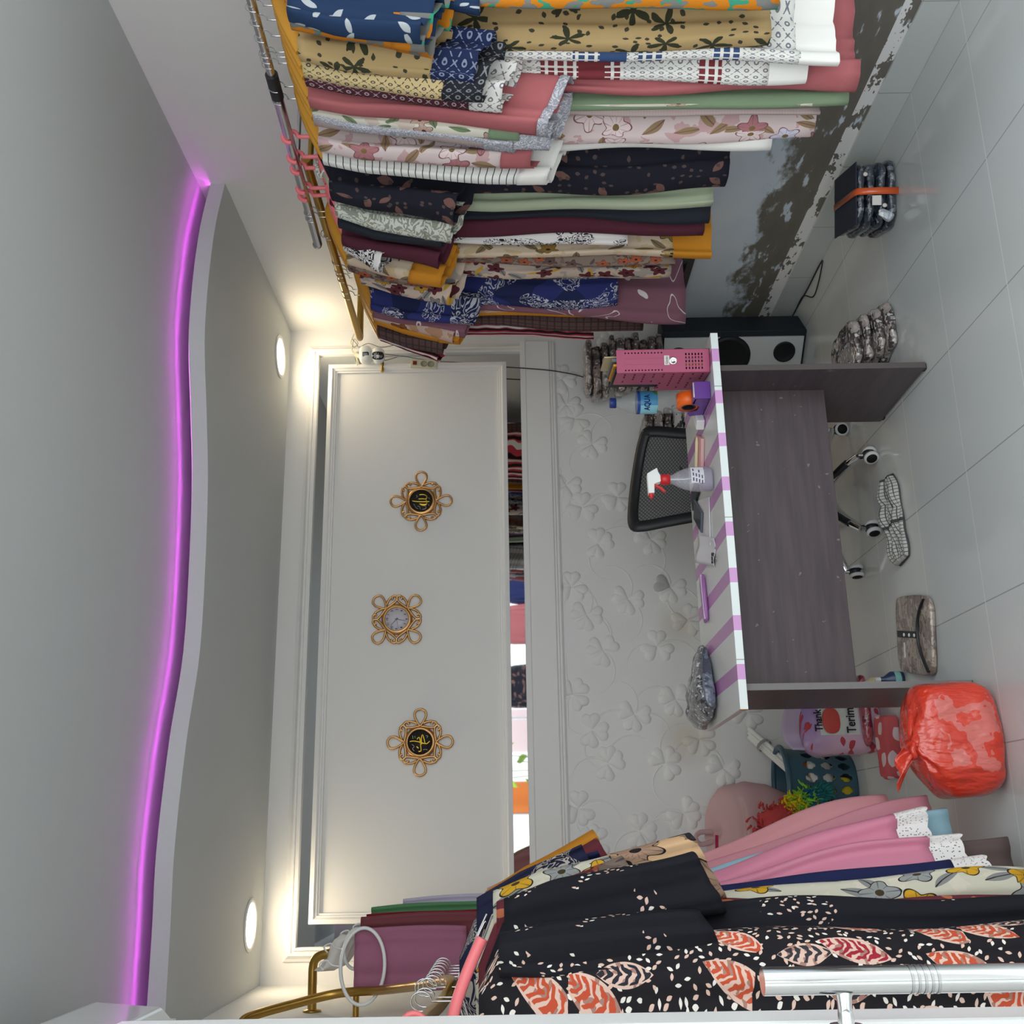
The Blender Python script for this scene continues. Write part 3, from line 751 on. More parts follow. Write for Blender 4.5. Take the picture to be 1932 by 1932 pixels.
left('wine', 'wine coloured dotted dress behind the black flecked dress', -.37, 2.80, 1.70, .2, 1.16, hk='wire', waist=.2, hw=.215, th=.03, seed=43, top=.21, cuffm=K['rust'], drop=.04)
left('whitefl', 'cream dress with yellow and grey flowers hanging on the left rail', -.36, 2.90, 1.70, .16, .97, hk='wire', cuffm=K['peachfl'], cuffh=.2, waist=.21, **span(-.105, -.36), th=.05, seed=44, top=.215, sleeve_w=.075, sleeve_t=.05, flare=.10, fwd=-.05, drop=.03)
left('wingd', 'navy dress with white wing print at the shoulders on the left rail', -.37, 2.98, 1.715, .3, 1.25, hk='wire', waist=.2, hw=.21, th=.03, seed=50, top=.21, flare=.11)
left('navyd', 'dark navy dress with white lace hem hanging on the left rail', -.37, 3.04, 1.70, .20, 1.2, hk='wire', hemm=LACE, lacem=LACE, hemh=.085, waist=.21, **span(-.07), th=.05, seed=45, top=.215, fold=.012)
left('pink', 'bright pink satin dress with white lace hem, nearer of the two', -.37, 3.12, 1.70, .22, 1.2, hk='wire', hemm=LACE, lacem=LACE, hemh=.085, smat=K['wine'], waist=.21, **span(-.015), th=.06, seed=47, top=.21, flare=.13, fold=.022)
left('grey', 'brown grey dress showing only its hem below the pink dresses', -.37, 3.19, 1.70, .06, 1.25, hk='wire', waist=.19, **span(-.02), th=.03, seed=46, top=.2, smat=K['wing'])
left('pink', 'bright pink satin dress with white lace hem, farther of the two', -.37, 3.26, 1.70, .27, 1.2, hk='wire', hemm=LACE, lacem=LACE, hemh=.085, smat=K['mustard'], waist=.21, **span(.055), th=.06, seed=51, top=.21, flare=.15, fold=.022)
left('sky', 'pale blue dress showing only its hem between the pink dresses', -.37, 3.33, 1.70, .17, 1.3, hk='wire', waist=.19, **span(.06), th=.03, seed=48, top=.2)
left('rosy', 'dusty pink dress showing only its hem beside the soft pink one', -.37, 3.39, 1.70, .2, 1.3, hk='wire', waist=.19, **span(.105), th=.03, seed=52, top=.2)
left('pink2', 'soft pink dress behind the bright pink satin ones', -.37, 3.46, 1.70, .29, 1.25, hk='wire', waist=.21, **span(.115), th=.05, seed=49, top=.21, fold=.022)
# small things hung on the short brass arm
AX, AY = -.40, 4.22
def drape(name, label, cat, x0, x1, z0, z1, y, mat, seed, ring=False, sk=0.0):
    t = thing(name, label, cat, ((x0+x1)/2, y, z1), 0, 'folded pieces on white ring hangers'); w2 = (x1-x0)/2; h = z1-z0
    cloth_tube(MB(), lambda z: w2*(1-.05*math.sin(z*9)), lambda z: (sk*-z, 0), lambda z: .02, 0, -h, 40, 16, lambda z: .006, seed, 2).build('folded_cloth', mat, t, solid=.001)
    return t
mauvec = plain('mauve_cloth', (160, 104, 128), weave=.2)
p0, p1 = on_y(668, 1870, 4.12), on_y(880, 1748, 4.12)
drape('trousers', 'folded mauve trousers on a white ring hanger at the left', 'trousers', p0.x, p1.x, p1.z, p0.z, 4.12, mauvec, 61)
cols = [('skirt', 'red brown folded skirt behind the mauve trousers', (120, 66, 72), 4.18, (680, 1810), (905, 1726)), ('skirt', 'dark red folded skirt behind the mauve trousers', (126, 30, 42), 4.24, (690, 1800), (915, 1722)),
        ('skirt', 'green folded skirt between the dark red and brown ones', (88, 138, 96), 4.30, (700, 1790), (910, 1708)), ('skirt', 'brown folded skirt behind the green one', (98, 66, 56), 4.36, (715, 1780), (905, 1708)),
        ('scarf', 'pale lilac folded scarf, farthest of the pieces hung at the left', (196, 190, 210), 4.42, (760, 1770), (930, 1692))]
for q, (nm, lb, c, y, a, b) in enumerate(cols):
    a = on_y(*a, y); b = on_y(*b, y)
    drape(nm, lb, nm, a.x, b.x, b.z, a.z, y, plain(nm+'_cloth', c), 62+q, sk=.04)
def ring_hanger(label, x, y, z, r, tilt):
    t = thing('ring_hanger', label, 'hanger', (x, y, z), 0, 'white ring hangers')
    M = Matrix.Rotation(tilt, 3, 'Z')
    MB().tube([M @ Vector((math.cos(a)*r, 0, math.sin(a)*r*.62-.0)) for a in [2*PI*k/40 for k in range(40)]], .0065, 8, True).build('ring', whitep, t)
    MB().tube([M @ Vector(p) for p in spline([(0, 0, r*.62), (.004, 0, r*.62+.03), (.02, 0, r*.62+.05), (.008, 0, r*.62+.075), (-.012, 0, r*.62+.06)], 5)], .003, 8).build('hook', whitep, t)
q = on_y(685, 1822, 4.08); ring_hanger('white plastic ring hanger in front of the mauve trousers', q.x, 4.07, q.z, .125, R(8))
for k, (px, py) in enumerate(((672, 1790), (702, 1765), (724, 1752))):
    q = on_y(px, py, 4.2+.1*k)
    ring_hanger(['white ring hanger just behind the front ring', 'white ring hanger holding the green skirt', 'white ring hanger, farthest at the left'][k], q.x, 4.2+.1*k, q.z, .07, R(20))
q = on_y(628, 1815, 4.28)
mb = MB(); mb.grid(lambda u, v: Vector((-.05+.15*v, .0, .03-.12*v)) + Vector((.012*math.sin(9*v+2), (.034+.03*v)*math.cos(2*PI*u)*(1+.2*math.sin(6*PI*u)), (.036+.022*v)*math.sin(2*PI*u)*(1+.2*math.sin(10*PI*u+4*v)))), 36, 12, True)
tag(mb.build('tissue_wrap', white, None, (q.x+.01, 4.29, q.z), solid=.001), 'crumpled white tissue wrapped round the brass arm end', 'tissue')

# --- door leaf, air conditioner
t = thing('door_1', 'white framed glass door leaf standing open at the left edge', 'door', (-.26, 1.72, 0)); t['kind'] = 'structure'
dfr = plain('door_frame_white', (240, 246, 246), .3, k=.8, spec=.5)
MB().box(-.045, 0, -.05, .06, .012, 2.06).build('stile', dfr, t, bevel=.008)
MB().box(-.045, 0, -.86, -.78, .012, 2.06).build('stile', dfr, t, bevel=.008)
MB().box(-.045, 0, -.78, -.05, 1.97, 2.06).build('top_rail', dfr, t, bevel=.004)
MB().box(-.045, 0, -.78, -.05, .012, .16).build('bottom_rail', dfr, t, bevel=.004)
MB().box(-.026, -.020, -.78, -.05, .16, 1.97).build('pane', glass('door_glass'), t)
hb = on_x(1590, 1860, -.205); hx, hy = .062, hb.y-1.72
MB().tube([(hx, hy, .42), (hx, hy, on_x(1450, 1862, -.2).z)], .0185, 24).build('handle', chrome, t)
for zz in (hb.z, .55):
    MB().tube([(-.001, hy, zz), (.02, hy, zz), (.028, hy, zz), (hx, hy, zz)], [.012, .0105, .0095, .013], 16).build('handle_mount', chrome, t)
    MB().lathe([(.0001, 0), (.024, 0), (.022, .007), (.0001, .008)], 20, Matrix.Translation((0, hy, zz)) @ Matrix.Rotation(PI/2, 4, 'Y')).build('mount_rose', metal('dark_rose', (.2, .2, .21)), t)
for k in range(5):
    zz = hb.z-.09-.009*k
    MB().tube([(hx, hy, zz), (hx, hy, zz-.004)], .0191, 24, caps=False).build('handle_groove', steel, t)
a, b = on_x(165, 1890, -.40), on_x(310, 1917, -.42)
t = thing('air_conditioner', 'white wall mounted air conditioner at the upper left', 'air conditioner', (XL, a.y-.8, b.z))
H = a.z-b.z
mb = MB(); prof = [(0, 0), (.12, -.015), (.17, .02), (.195, .045), (.21, H-.02), (.2, H), (0, H)]
mb.add([(p, y, z) for y in (0, .8) for p, z in prof], [(i, (i+1) % 7, 7+(i+1) % 7, 7+i) for i in range(7)] + [tuple(range(7))[::-1], tuple(range(7, 14))], None, False)
mb.build('case', plain('ac_white', (226, 230, 230), .15, spec=.6), t, bevel=.008)
MB().box(.09, .175, .06, .74, -.012, .004).build('vane', whitep, t)

# ------------------------------------------------------------------ desk
m = Mat('dark_wood_laminate', .35, 0, .4); u, v, w = m.uv(obj=True)
n = m.noise(m.vec(u*1.2, v*1.2, w*14), 3, 3, .6); sp = m.noise(m.vec(u, v, w), 34, 2)
b = m.mix(n, C(58, 50, 54), C(98, 86, 90)); b = m.mix((sp > .73)*.35, b, C(170, 160, 160)); m.base(b)
wood = m.m
m = Mat('striped_white_laminate', .25, 0, .4); u, v, w = m.uv(obj=True)
band = ((u-.092)*(1/.1565)).fr() < .31
m.base(m.mix(band, C(214, 216, 216), C(186, 128, 184))); striped = m.m
m = Mat('striped_edge_band', .25, 0, .5); u, v, w = m.uv(obj=True)
band = ((u-.092)*(1/.1565)).fr() < .31; ln = (((u+.08)*(1/.47)).fr()-.5).abs() < .003
b = m.mix(band, (.86, .92, .92, 1), C(218, 164, 218)); m.base(m.mix(ln, b, C(160, 165, 165))); edgeb = m.m
DX, DY = .364, 3.365
t = thing('desk', 'dark wood desk with a white and purple striped top', 'desk', (DX, DY, 0), R(1.0))
L = 1.296; DW = .62
MB().box(0, L, .002, DW, .726, .75).build('desktop', striped, t, bevel=.002)
MB().box(0, L, -.001, .002, .7255, .7505).build('edge_band', edgeb, t)
MB().box(-.0015, 0, 0, .02, .727, .749).build('bare_edge', plain('raw_chipboard', (190, 140, 80)), t)
MB().box(1.165, 1.185, .03, .515, .008, .726).build('side_panel', wood, t, bevel=.0015)
MB().box(.062, .082, .03, .515, .008, .726).build('side_panel', wood, t, bevel=.0015)
MB().box(.082, 1.165, .20, .218, .315, .726).build('modesty_panel', wood, t, bevel=.0015)
we = plain('worn_edge', (128, 126, 126), .5)
MB().box(.0615, .0825, .027, .030, .008, .726).build('worn_edge_strip', we, t)
MB().box(1.1645, 1.1855, .027, .030, .008, .726).build('edge_strip', plain('brown_edge', (92, 86, 84), .5), t)
for x in (.06, 1.163):
    for y in (.05, .49):
        MB().box(x+.002, x+.024, y-.01, y+.01, 0, .01).build('glide', blackp, t)
def dz(px, py, z=.7515): return on_z(px, py, z)

# magazine file box
fm = plain('raspberry_plastic', (182, 84, 118), .4, spec=.5)
p = dz(1338, 657); q = dz(1340, 702)
ang = math.atan2(p.y-q.y, p.x-q.x)
t = thing('magazine_file', 'raspberry plastic magazine file holding papers on the desk', 'file box', (q.x, q.y, .7512), ang)
BW, BH, BD = .085, .325, .24
mb = MB()
mb.box(0, BW, 0, BD, 0, .003)
# front spine with slots and round hole
def slotted(x0, x1, z0, z1, slots, y):
    xs = sorted({x0, x1} | {a for s in slots for a in (s[0], s[1])}); zs = sorted({z0, z1} | {a for s in slots for a in (s[2], s[3])})
    for i in range(len(xs)-1):
        for j in range(len(zs)-1):
            cx, cz = (xs[i]+xs[i+1])/2, (zs[j]+zs[j+1])/2
            if not any(s[0] < cx < s[1] and s[2] < cz < s[3] for s in slots): mb.box(xs[i], xs[i+1], y, y+.002, zs[j], zs[j+1])
sl_ = []
for k in range(12): sl_ += [(.008, .013, .165+k*.0115, .170+k*.0115), (.07, .075, .165+k*.0115, .170+k*.0115)]
for k in range(6):
    for j in range(5): sl_.append((.012+j*.0125, .020+j*.0125, .025+k*.011, .030+k*.011))
slotted(0, BW, 0, BH, sl_, 0)
mb.box(.03, .033, -.0012, 0, .16, .30); mb.box(.052, .055, -.0012, 0, .16, .30)
for xs_ in (0, BW-.002):
    M = Matrix(((0, 0, 1, xs_), (1, 0, 0, 0), (0, 1, 0, 0), (0, 0, 0, 1)))
    mb.poly([(0, 0), (BD, 0), (BD, .165), (.155, .16), (.148, BH), (0, BH)], .002, M)
mb.box(0, BW, BD-.002, BD, 0, .165)
mb.build('case', fm, t)
mb = MB(); rng = random.Random(5)
for k in range(9):
    for j in range(7):
        if rng.random() < .8 and not (.148 < .02+j*.03+.02 and k > 4): mb.box(-.0006, 0, .012+j*.029, .03+j*.029, .02+k*.034, .026+k*.034, Matrix.Shear('XZ', 4, (0, 0)) if False else None)
mb.build('side_slots', plain('dark_slot', (110, 44, 74)), t)
MB().lathe([(.0001, .0015), (.009, .0015), (.0125, .003), (.0145, .001), (.0145, -.002)], 24, Matrix.Translation((.043, 0, .128)) @ Matrix.Rotation(PI/2, 4, 'X')).build('finger_ring', chrome, t)
MB().box(.028, .062, -.001, -.0001, .141, .159).build('sticker', white, t)
text('Gindo', .011, dark, t, Matrix.Translation((.045, -.0012, .15)) @ Matrix.Rotation(PI/2, 4, 'X'))
def mag(lb, x, y, z1, w, th, mat, tilt=0.0):
    o = MB().box(-th/2, th/2, 0, w, 0, z1).build('folder', mat); o.location = (x, y, .756); o.rotation_euler = (R(tilt), 0, ang); return tag(o, lb, 'folder', 'papers in the magazine file')
base = Vector((q.x, q.y, 0)); rot = Matrix.Rotation(ang, 3, 'Z')
for k, (lb, dx, dy, h, w, th, c) in enumerate([('black folder standing in the raspberry file', .016, .012, .325, .21, .012, (44, 44, 48)), ('orange folder standing in the raspberry file', .033, .012, .33, .2, .008, (226, 160, 50)),
        ('grey folder standing in the raspberry file', .052, .012, .335, .205, .012, (120, 120, 122)), ('cream folded paper sticking highest out of the raspberry file', .068, .03, .36, .17, .004, (204, 190, 150))]):
    v_ = base + rot @ Vector((dx, dy, 0)); mag(lb, v_.x, v_.y, h, w, th, plain('folder_%d' % k, c, .5))
# water bottle
bt = dz(1285, 768); bt = Vector((1.575, 3.80, .7512))
t = thing('water_bottle', 'clear water bottle with blue cap and label behind the raspberry file', 'bottle', bt, R(200)); t.scale = (1.36, 1.36, 1.42)
pet = clear('clear_bottle', (200, 206, 208), .28, .06)
MB().lathe([(.0001, .004), (.026, .002), (.031, .008), (.032, .03), (.030, .036), (.032, .045), (.032, .155), (.029, .170), (.016, .195), (.0125, .2), (.0125, .212)], 36).build('body', pet, t)
MB().lathe([(.0135, .207), (.0145, .207), (.0145, .2225), (.0135, .224), (.0001, .224)], 28).build('cap', plain('blue_cap', (40, 62, 140), .4, spec=.5), t)
lm = Mat('bottle_label', .3, 0, .4); u, v, w = lm.uv(obj=True)
b_ = lm.mix((v-u*.3+.0)*20 > .2, C(150, 215, 232), C(80, 160, 210)); b_ = lm.mix(((w-.112)*60 + (u*90).sin()*.6 < -.6), b_, C(96, 160, 80)); b_ = lm.mix(((w-.112)*60+(u*60).cos()*.5 < -1.2), b_, C(50, 90, 160)); b_ = lm.mix(w > .144, b_, C(40, 80, 160))
lm.base(b_); MB().lathe([(.0324, .098), (.0325, .1), (.0325, .150), (.0324, .152)], 36).build('label', lm.m, t)
lt = bpy.data.objects
# curved lettering facing the camera
fa = math.atan2(-bt.y, -bt.x) - R(200)
for k, ch in enumerate('AQUA'):
    a = fa + (-1.5+k)*.36
    M = Matrix.Translation((.0328*math.cos(a), .0328*math.sin(a), .126)) @ Matrix.Rotation(a+PI/2, 4, 'Z') @ Matrix.Rotation(PI/2, 4, 'X')
    text(ch, .021, plain('label_navy', (40, 48, 110)), t, M, .0002, bold=.0006, sx=.75)
# tape dispenser
a, b = dz(1342, 725), dz(1328, 785)
t = thing('tape_dispenser', 'purple tape dispenser with an orange roll on the desk', 'tape dispenser', (1.475, 3.455, .7512), R(0))
pur = plain('purple_plastic', (104, 56, 150), .3, spec=.5)
M = Matrix(((1, 0, 0, 0), (0, 0, 1, 0), (0, 1, 0, 0), (0, 0, 0, 1)))
out = [(-.085, 0), (.055, 0), (.058, .06), (.045, .068), (.02, .06), (.0, .03), (-.04, .03), (-.07, .042), (-.085, .03)]
def yz(pts, x0, th, mbx): return mbx.poly(pts, th, Matrix(((0, 0, 1, x0), (1, 0, 0, 0), (0, 1, 0, 0), (0, 0, 0, 1))))
mb = MB(); side = [(0, 0), (.15, 0), (.165, .05), (.14, .062), (.115, .03), (.075, .028), (.05, .06), (.0, .055)]
yz(side, -.032, .005, mb); yz(side, .027, .005, mb); mb.box(-.032, .032, 0, .15, 0, .006); mb.box(-.032, .032, -.003, .006, 0, .06); mb.box(-.032, .032, .0, .05, .048, .058)
mb.build('base', pur, t, bevel=.002)
MB().lathe([(.026, -.024), (.042, -.024), (.042, .024), (.026, .024), (.026, -.024)], 36, Matrix.Translation((0, .098, .062)) @ Matrix.Rotation(PI/2, 4, 'Y'), ).build('tape_roll', plain('orange_tape', (240, 106, 30), .35, spec=.5), t)
MB().lathe([(.020, -.0245), (.0255, -.0245), (.0255, .0245), (.020, .0245), (.020, -.0245)], 30, Matrix.Translation((0, .098, .062)) @ Matrix.Rotation(PI/2, 4, 'Y')).build('roll_core', blackp, t)
MB().box(-.028, .028, -.004, .001, .056, .061).build('cutter', steel, t)
# charger, note pad, pen
a, b = dz(1330, 800), dz(1322, 822)
o = MB().box(-.02, .02, 0, .095, 0, .03).build('power_adapter', whitep, None, (1.40, 3.60, .7512), (0, 0, R(-52)), bevel=.004); tag(o, 'white power adapter lying beside the tape dispenser', 'adapter')
p = dz(1325, 862)
o = MB().box(-.085, .085, -.06, .06, 0, .012).build('note_pad', plain('pink_paper', (222, 176, 176)), None, (p.x, p.y+.03, .7512), (0, 0, R(-28)), bevel=.001); tag(o, 'pink note pad on the striped desk', 'note pad')
o = MB().tube([(-.08, 0, 0), (.07, 0, 0), (.085, 0, 0)], [.006, .006, .002], 8).build('pen', plain('cream_pen', (226, 212, 176), .4), None, (p.x-.005, p.y+.02, .7702), (0, 0, R(-30))); tag(o, 'cream coloured pen lying on the pink note pad', 'pen')
# spray bottle
p = Vector((1.172, 3.525, .7512))
t = thing('spray_bottle', 'clear spray bottle with white and red trigger head on the desk', 'spray bottle', p, R(8))
mb = MB()
pr = [(.0001, .003), (.043, .002), (.047, .008), (.047, .05), (.045, .075), (.036, .11), (.02, .135), (.0145, .145), (.0145, .158)]
mb.grid(lambda u, v: (lambda r, z: Vector((r*math.cos(2*PI*u), r*.68*math.sin(2*PI*u) if z < .13 else r*math.sin(2*PI*u), z)))(*pr[int(round(v*8))]), 40, 8, True)
mb.build('bottle', clear('clear_spray_plastic', (206, 204, 214), .32, .05), t, sub=1)
mb = MB(); mb.grid(lambda u, v: (lambda r, z: Vector((r*math.cos(2*PI*u), r*.68*math.sin(2*PI*u), z)))(.0445, .006+v*.034), 36, 2, True); mb.lathe([(.0001, .04), (.03, .04)], 20)
mb.build('liquid', clear('lilac_liquid', (150, 140, 176), .55, .05), t)
mb = MB(); mb.grid(lambda u, v: Vector((.0478*math.cos(a_), .0478*.68*math.sin(a_), .035+.045*v)) if (a_ := R(-125+80*u)) or True else None, 12, 3); mb.build('label', plain('spray_label', (222, 220, 226), .4), t)
mb = MB()
for k in range(4):
    for j in range(2+k % 2):
        a_ = R(-120+j*22+k*4); mb.box(-.006, .006, -.0003, .0003, 0, .004, Matrix.Translation((.0484*math.cos(a_), .0484*.68*math.sin(a_), .04+k*.01)) @ Matrix.Rotation(a_+PI/2, 4, 'Z'))
mb.build('label_print', plain('print_violet', (84, 78, 120)), t)
redp = plain('red_plastic', (206, 40, 48), .35, spec=.5)
MB().lathe([(.0175, .15), (.0185, .15), (.0185, .178), (.012, .182), (.0001, .182)], 24).build('collar', redp, t)
def xz(pts, th, mbx): return mbx.poly(pts, th, Matrix(((1, 0, 0, 0), (0, 0, 1, -th/2), (0, 1, 0, 0), (0, 0, 0, 1))))
xz([(-.012, .182), (.012, .182), (.024, .188), (.042, .192), (.02, .228), (-.055, .228), (-.055, .207), (-.02, .205)], .026, MB()).build('trigger_head', plain('spray_white', (246, 246, 246), .35, k=.7, spec=.5), t, bevel=.003)
xz([(-.026, .206), (-.018, .204), (-.03, .18), (-.048, .166), (-.05, .172), (-.036, .186)], .014, MB()).build('trigger', redp, t, bevel=.002)
MB().tube([(-.054, 0, .218), (-.064, 0, .218), (-.066, 0, .218), (-.072, 0, .218)], [.009, .009, .005, .005], 14).build('nozzle', redp, t)
MB().tube([(0, 0, .18), (0, 0, .1), (.01, 0, .008)], .0025, 6).build('dip_tube', whitep, t)
# phones, papers
def flat(name, lb, cat, cx, cy, w, h, th, rz, mat, z=.7512, tilt=None, top=None):
    t = thing(name, lb, cat, (cx, cy, z), R(rz))
    if tilt: t.rotation_euler = (tilt[0], tilt[1], R(rz))
    MB().box(-w/2, w/2, -h/2, h/2, 0, th).build('body', mat, t, bevel=min(.004, th*.35))
    if top: MB().box(-w/2+.004, w/2-.004, -h/2+.006, h/2-.006, th, th+.0006).build('screen', top, t)
    return t
scr = plain('phone_glass', (88, 92, 98), .08, spec=.6); pb = plain('phone_case', (96, 104, 118), .3, spec=.5)
pp = [dz(1312, 1008), dz(1330, 975), dz(1311, 945)]
paper = plain('white_paper', (214, 212, 218), .7)
o = MB().box(-.085, .085, -.11, .11, 0, .004).build('paper_sheets', paper, None, (1.075, 3.73, .7512), (0, 0, R(-14))); tag(o, 'stack of white paper under the phone on the desk', 'papers')
flat('phone', 'dark grey mobile phone lying on the papers', 'phone', 1.12, 3.80, .078, .16, .009, -35, pb, .7556, None, scr)
flat('phone', 'black mobile phone lying behind the spray bottle', 'phone', 1.225, 3.86, .072, .15, .009, 10, blackp, .7512, None, plain('black_glass', (50, 54, 64), .08, spec=.6))
mb = MB(); mb.grid(lambda u, v: Vector((-.05+.1*u, -.11+.22*v, .001+.03*(v**2)*(1-.4*u)+.004*math.sin(7*u))), 8, 10)
tag(mb.build('paper_slip', paper, None, (.955, 3.68, .7525), (0, 0, R(-18)), solid=.0006), 'loose curling white paper held by the black clip', 'paper')
t = thing('binder_clip', 'black binder clip with steel arms on the loose paper', 'clip', (.905, 3.59, .752), R(-18))
yz([(0, 0), (.03, .0), (.03, .003), (.0, .012)], -.018, .036, MB()).build('jaw', blackp, t)
for zz in (.001, .011): MB().tube([(-.009, 0, zz), (-.006, -.03, zz), (.006, -.03, zz), (.009, 0, zz)], .001, 6).build('arm', steel, t)
p = dz(1333, 1128)
t = thing('pencil_case', 'thin translucent purple case lying on the desk', 'case', (p.x, p.y+.01, .7512), R(8))
MB().blob(.09, .028, .008, Matrix.Translation((0, 0, .008)), .4).build('body', clear('purple_case', (176, 110, 186), .75, .12), t)
MB().tube([(-.085, -.02, .015), (.085, -.02, .015)], .0035, 8).build('edge', clear('pale_lilac', (226, 200, 232), .8, .1), t)
t = thing('garment_packet', 'black and silver garment packet on the left end of the desk', 'packet', (.502, 3.87, .7512), R(12))
def taper(mb_):
    mb_.v = [(x, y*(1-.55*max(0, (x+.02)/.16)), z*(1-.5*max(0, (x+.02)/.16)) if x > -.02 else z*(1-.9*max(0, (-x-.09)/.05)*.4)) for x, y, z in mb_.v]; return mb_
taper(MB().blob(.14, .135, .036, Matrix.Translation((0, 0, .037)), .5, 56, 28, .014, 24, 3)).build('folded_cloth', film('black_silver_film', (100, 102, 106), (58, 60, 64), (176, 178, 180), 34, .12), t)
taper(MB().blob(.125, .014, .02, Matrix.Translation((0, -.128, .026)), .5, 36, 12, .006, 20, 5)).build('film_edge', film('blue_grey_film', (100, 108, 124), (70, 76, 90), None, 20, .1), t)

# ------------------------------------------------------------------ office chair behind the desk
t = thing('office_chair', 'black mesh office chair on a chrome star base behind the desk', 'chair', (1.335, 4.30, -.0))
H0 = .255
def backpt(u, v, d=0.0):      # u -1..1, v 0..1 upward
    w = .195-.02*(1-v)+.0*v if False else .165+.045*(v if True else 0)
    return Vector((.125+.01*u + u*w*1.0, .08+.06*(u*u)*-1 + .05*v + d, .60+.305*v - .03*u*(v)))
fr = [backpt(-1, 0), backpt(-1, .3), backpt(-1, .6), backpt(-1, .88), backpt(-.9, 1), backpt(-.4, 1.02), backpt(.4, 1.0), backpt(.92, .95), backpt(1, .82), backpt(1, .5), backpt(1, .2), backpt(.96, 0), backpt(.4, -.06), backpt(-.4, -.06)]
MB().tube(spline(fr, 5, True), .026, 10, True, flat=.5).build('back_frame', blackp, t)
mm = Mat('black_mesh', .8, 0, .2); u, v, w = mm.uv(); g = ((u*150).sin()*(v*130).sin())
mm.base(mm.mix(g > .25, C(84, 84, 84), C(136, 136, 134))); mm.nt.links.new(((g < .55)*.25+.75).x, mm.b.inputs['Alpha'])
mb = MB(); mb.grid(lambda a, b: backpt(-1+2*a, b, -.004), 16, 12); mb.build('back_mesh', mm.m, t)
MB().box(-.03, .1, -.01, .004, 0, .1, Matrix.Translation((.15, .10, .62))).build('lumbar_pad', blackp, t)
MB().tube([(.09, .12, .66), (.05, .15, .55), (.0, .1, .44), (0, 0, .43)], .02, 10, flat=.5).build('back_support', blackp, t)
MB().blob(.23, .22, .04, Matrix.Translation((0, -.02, .46)), .45, 36, 14).build('seat', plain('black_fabric', (34, 34, 38)), t)
MB().lathe([(.028, .12), (.028, .25), (.018, .25), (.018, .425), (.05, .43), (.05, .435)], 20).build('gas_lift', blackp, t)
cas = [on_z(1600, 820, .0), on_z(1655, 832, .0), on_z(1655, 1005, .0), on_z(1622, 1084, .0)]
for k, dd in enumerate((R(3), R(-75), R(-130), R(-183), R(95))):
    dv = Vector((math.cos(dd), math.sin(dd), 0)); rr = .31
    g = spline([(dv*.02) + Vector((0, 0, .125)), dv*.12+Vector((0, 0, .13)), dv*.22+Vector((0, 0, .11)), dv*rr+Vector((0, 0, .072))], 5)
    leg = MB().tube(g, [.028-.0006*i for i in range(len(g))], 10, flat=.75).build('leg', chrome, t)
    MB().tube([p+Vector((0, 0, .009)) for p in g[3:-3]], .019, 8, flat=.8).build('leg_pad', blackp, leg)
    c = dv*(rr+.005)
    ca = thing('caster', '', '', (0, 0, 0)); 
    for key in ('label', 'category'): del ca[key]
    ca.parent = t; ca.location = c; ca.rotation_euler = (0, 0, dd+R(70+40*k))
    MB().lathe([(.0001, -.010), (.022, -.010), (.024, 0), (.022, .010), (.0001, .010)], 18, Matrix.Translation((0, 0, .038)) @ Matrix.Rotation(PI/2, 4, 'Y')).build('fork', blackp, ca)
    MB().tube([(0, 0, .04), (0, 0, .078)], .008, 8).build('stem', steel, ca)
    mbw = MB(); mbt = MB()
    for s in (-1, 1):
        M = Matrix.Translation((s*.017, 0, .029)) @ Matrix.Rotation(PI/2, 4, 'Y')
        mbt.lathe([(.018, -.007), (.029, -.006), (.029, .006), (.018, .007)], 26, M); mbw.lathe([(.0001, -.0075), (.021, -.0075), (.021, .0075), (.0001, .0075)], 22, M)
    mbw.build('hub', dark, ca); mbt.build('tyre', plain('grey_tyre', (214, 214, 214)), ca)

# ------------------------------------------------------------------ speaker, wall frame, packet piles
s0, s1 = on_z(1516, 616), on_z(1512, 682)
fx = (s1-s0).normalized(); an = R(-48); s0 = Vector((2.33, 4.735, 0))
SPW, SPD, SPH = .26, .19, .70
t = thing('tower_speaker', 'black tower speaker with white front standing in the right corner', 'speaker', s0, an)
bk = plain('speaker_black', (38, 44, 52), .6, spec=.3)
mb = MB(); pr = [(0, 0), (0, .19), (-SPW+.03, .19), (-SPW, .16), (-SPW, 0)]
mb.poly(pr[::-1], SPH); mb.build('cabinet', bk, t, bevel=.004)
fp = plain('speaker_white_front', (206, 210, 210), .4)
cx, cz, rb, xa, xb = -.1325, .375, .112, -.235, -.03
def front(z0, z1, arc):
    pts = [(xb, z0), (xa, z0)] if arc > 0 else [(xa, z1), (xb, z1)]
    aa = [k/16 for k in range(17)]
    xs = [xa+(xb-xa)*q for q in aa] if arc > 0 else [xb-(xb-xa)*q for q in aa]
    pts += [(x, cz - arc*math.sqrt(max(rb*rb-(x-cx)**2, 0))) for x in xs]
    return MB().poly(pts[::-1], .008, Matrix(((1, 0, 0, 0), (0, 0, -1, 0), (0, 1, 0, 0), (0, 0, 0, 1)))).build('front_plate', fp, t)
front(.012, .3, 1); front(.45, SPH-.008, -1)
cone_m = plain('cone_black', (28, 30, 34), .5, spec=.4)
def cone(z, r, x=-.1325):
    MB().lathe([(.0001, .009), (r*.3, .011), (r*.75, .0086), (r*.86, .0125), (r, .0135), (r*1.04, .008)], 36, Matrix.Translation((x, 0, z)) @ Matrix.Rotation(PI/2, 4, 'X')).build('driver', cone_m, t)
cone(.10, .052, -.11); cone(.62, .052); cone(cz, .1)
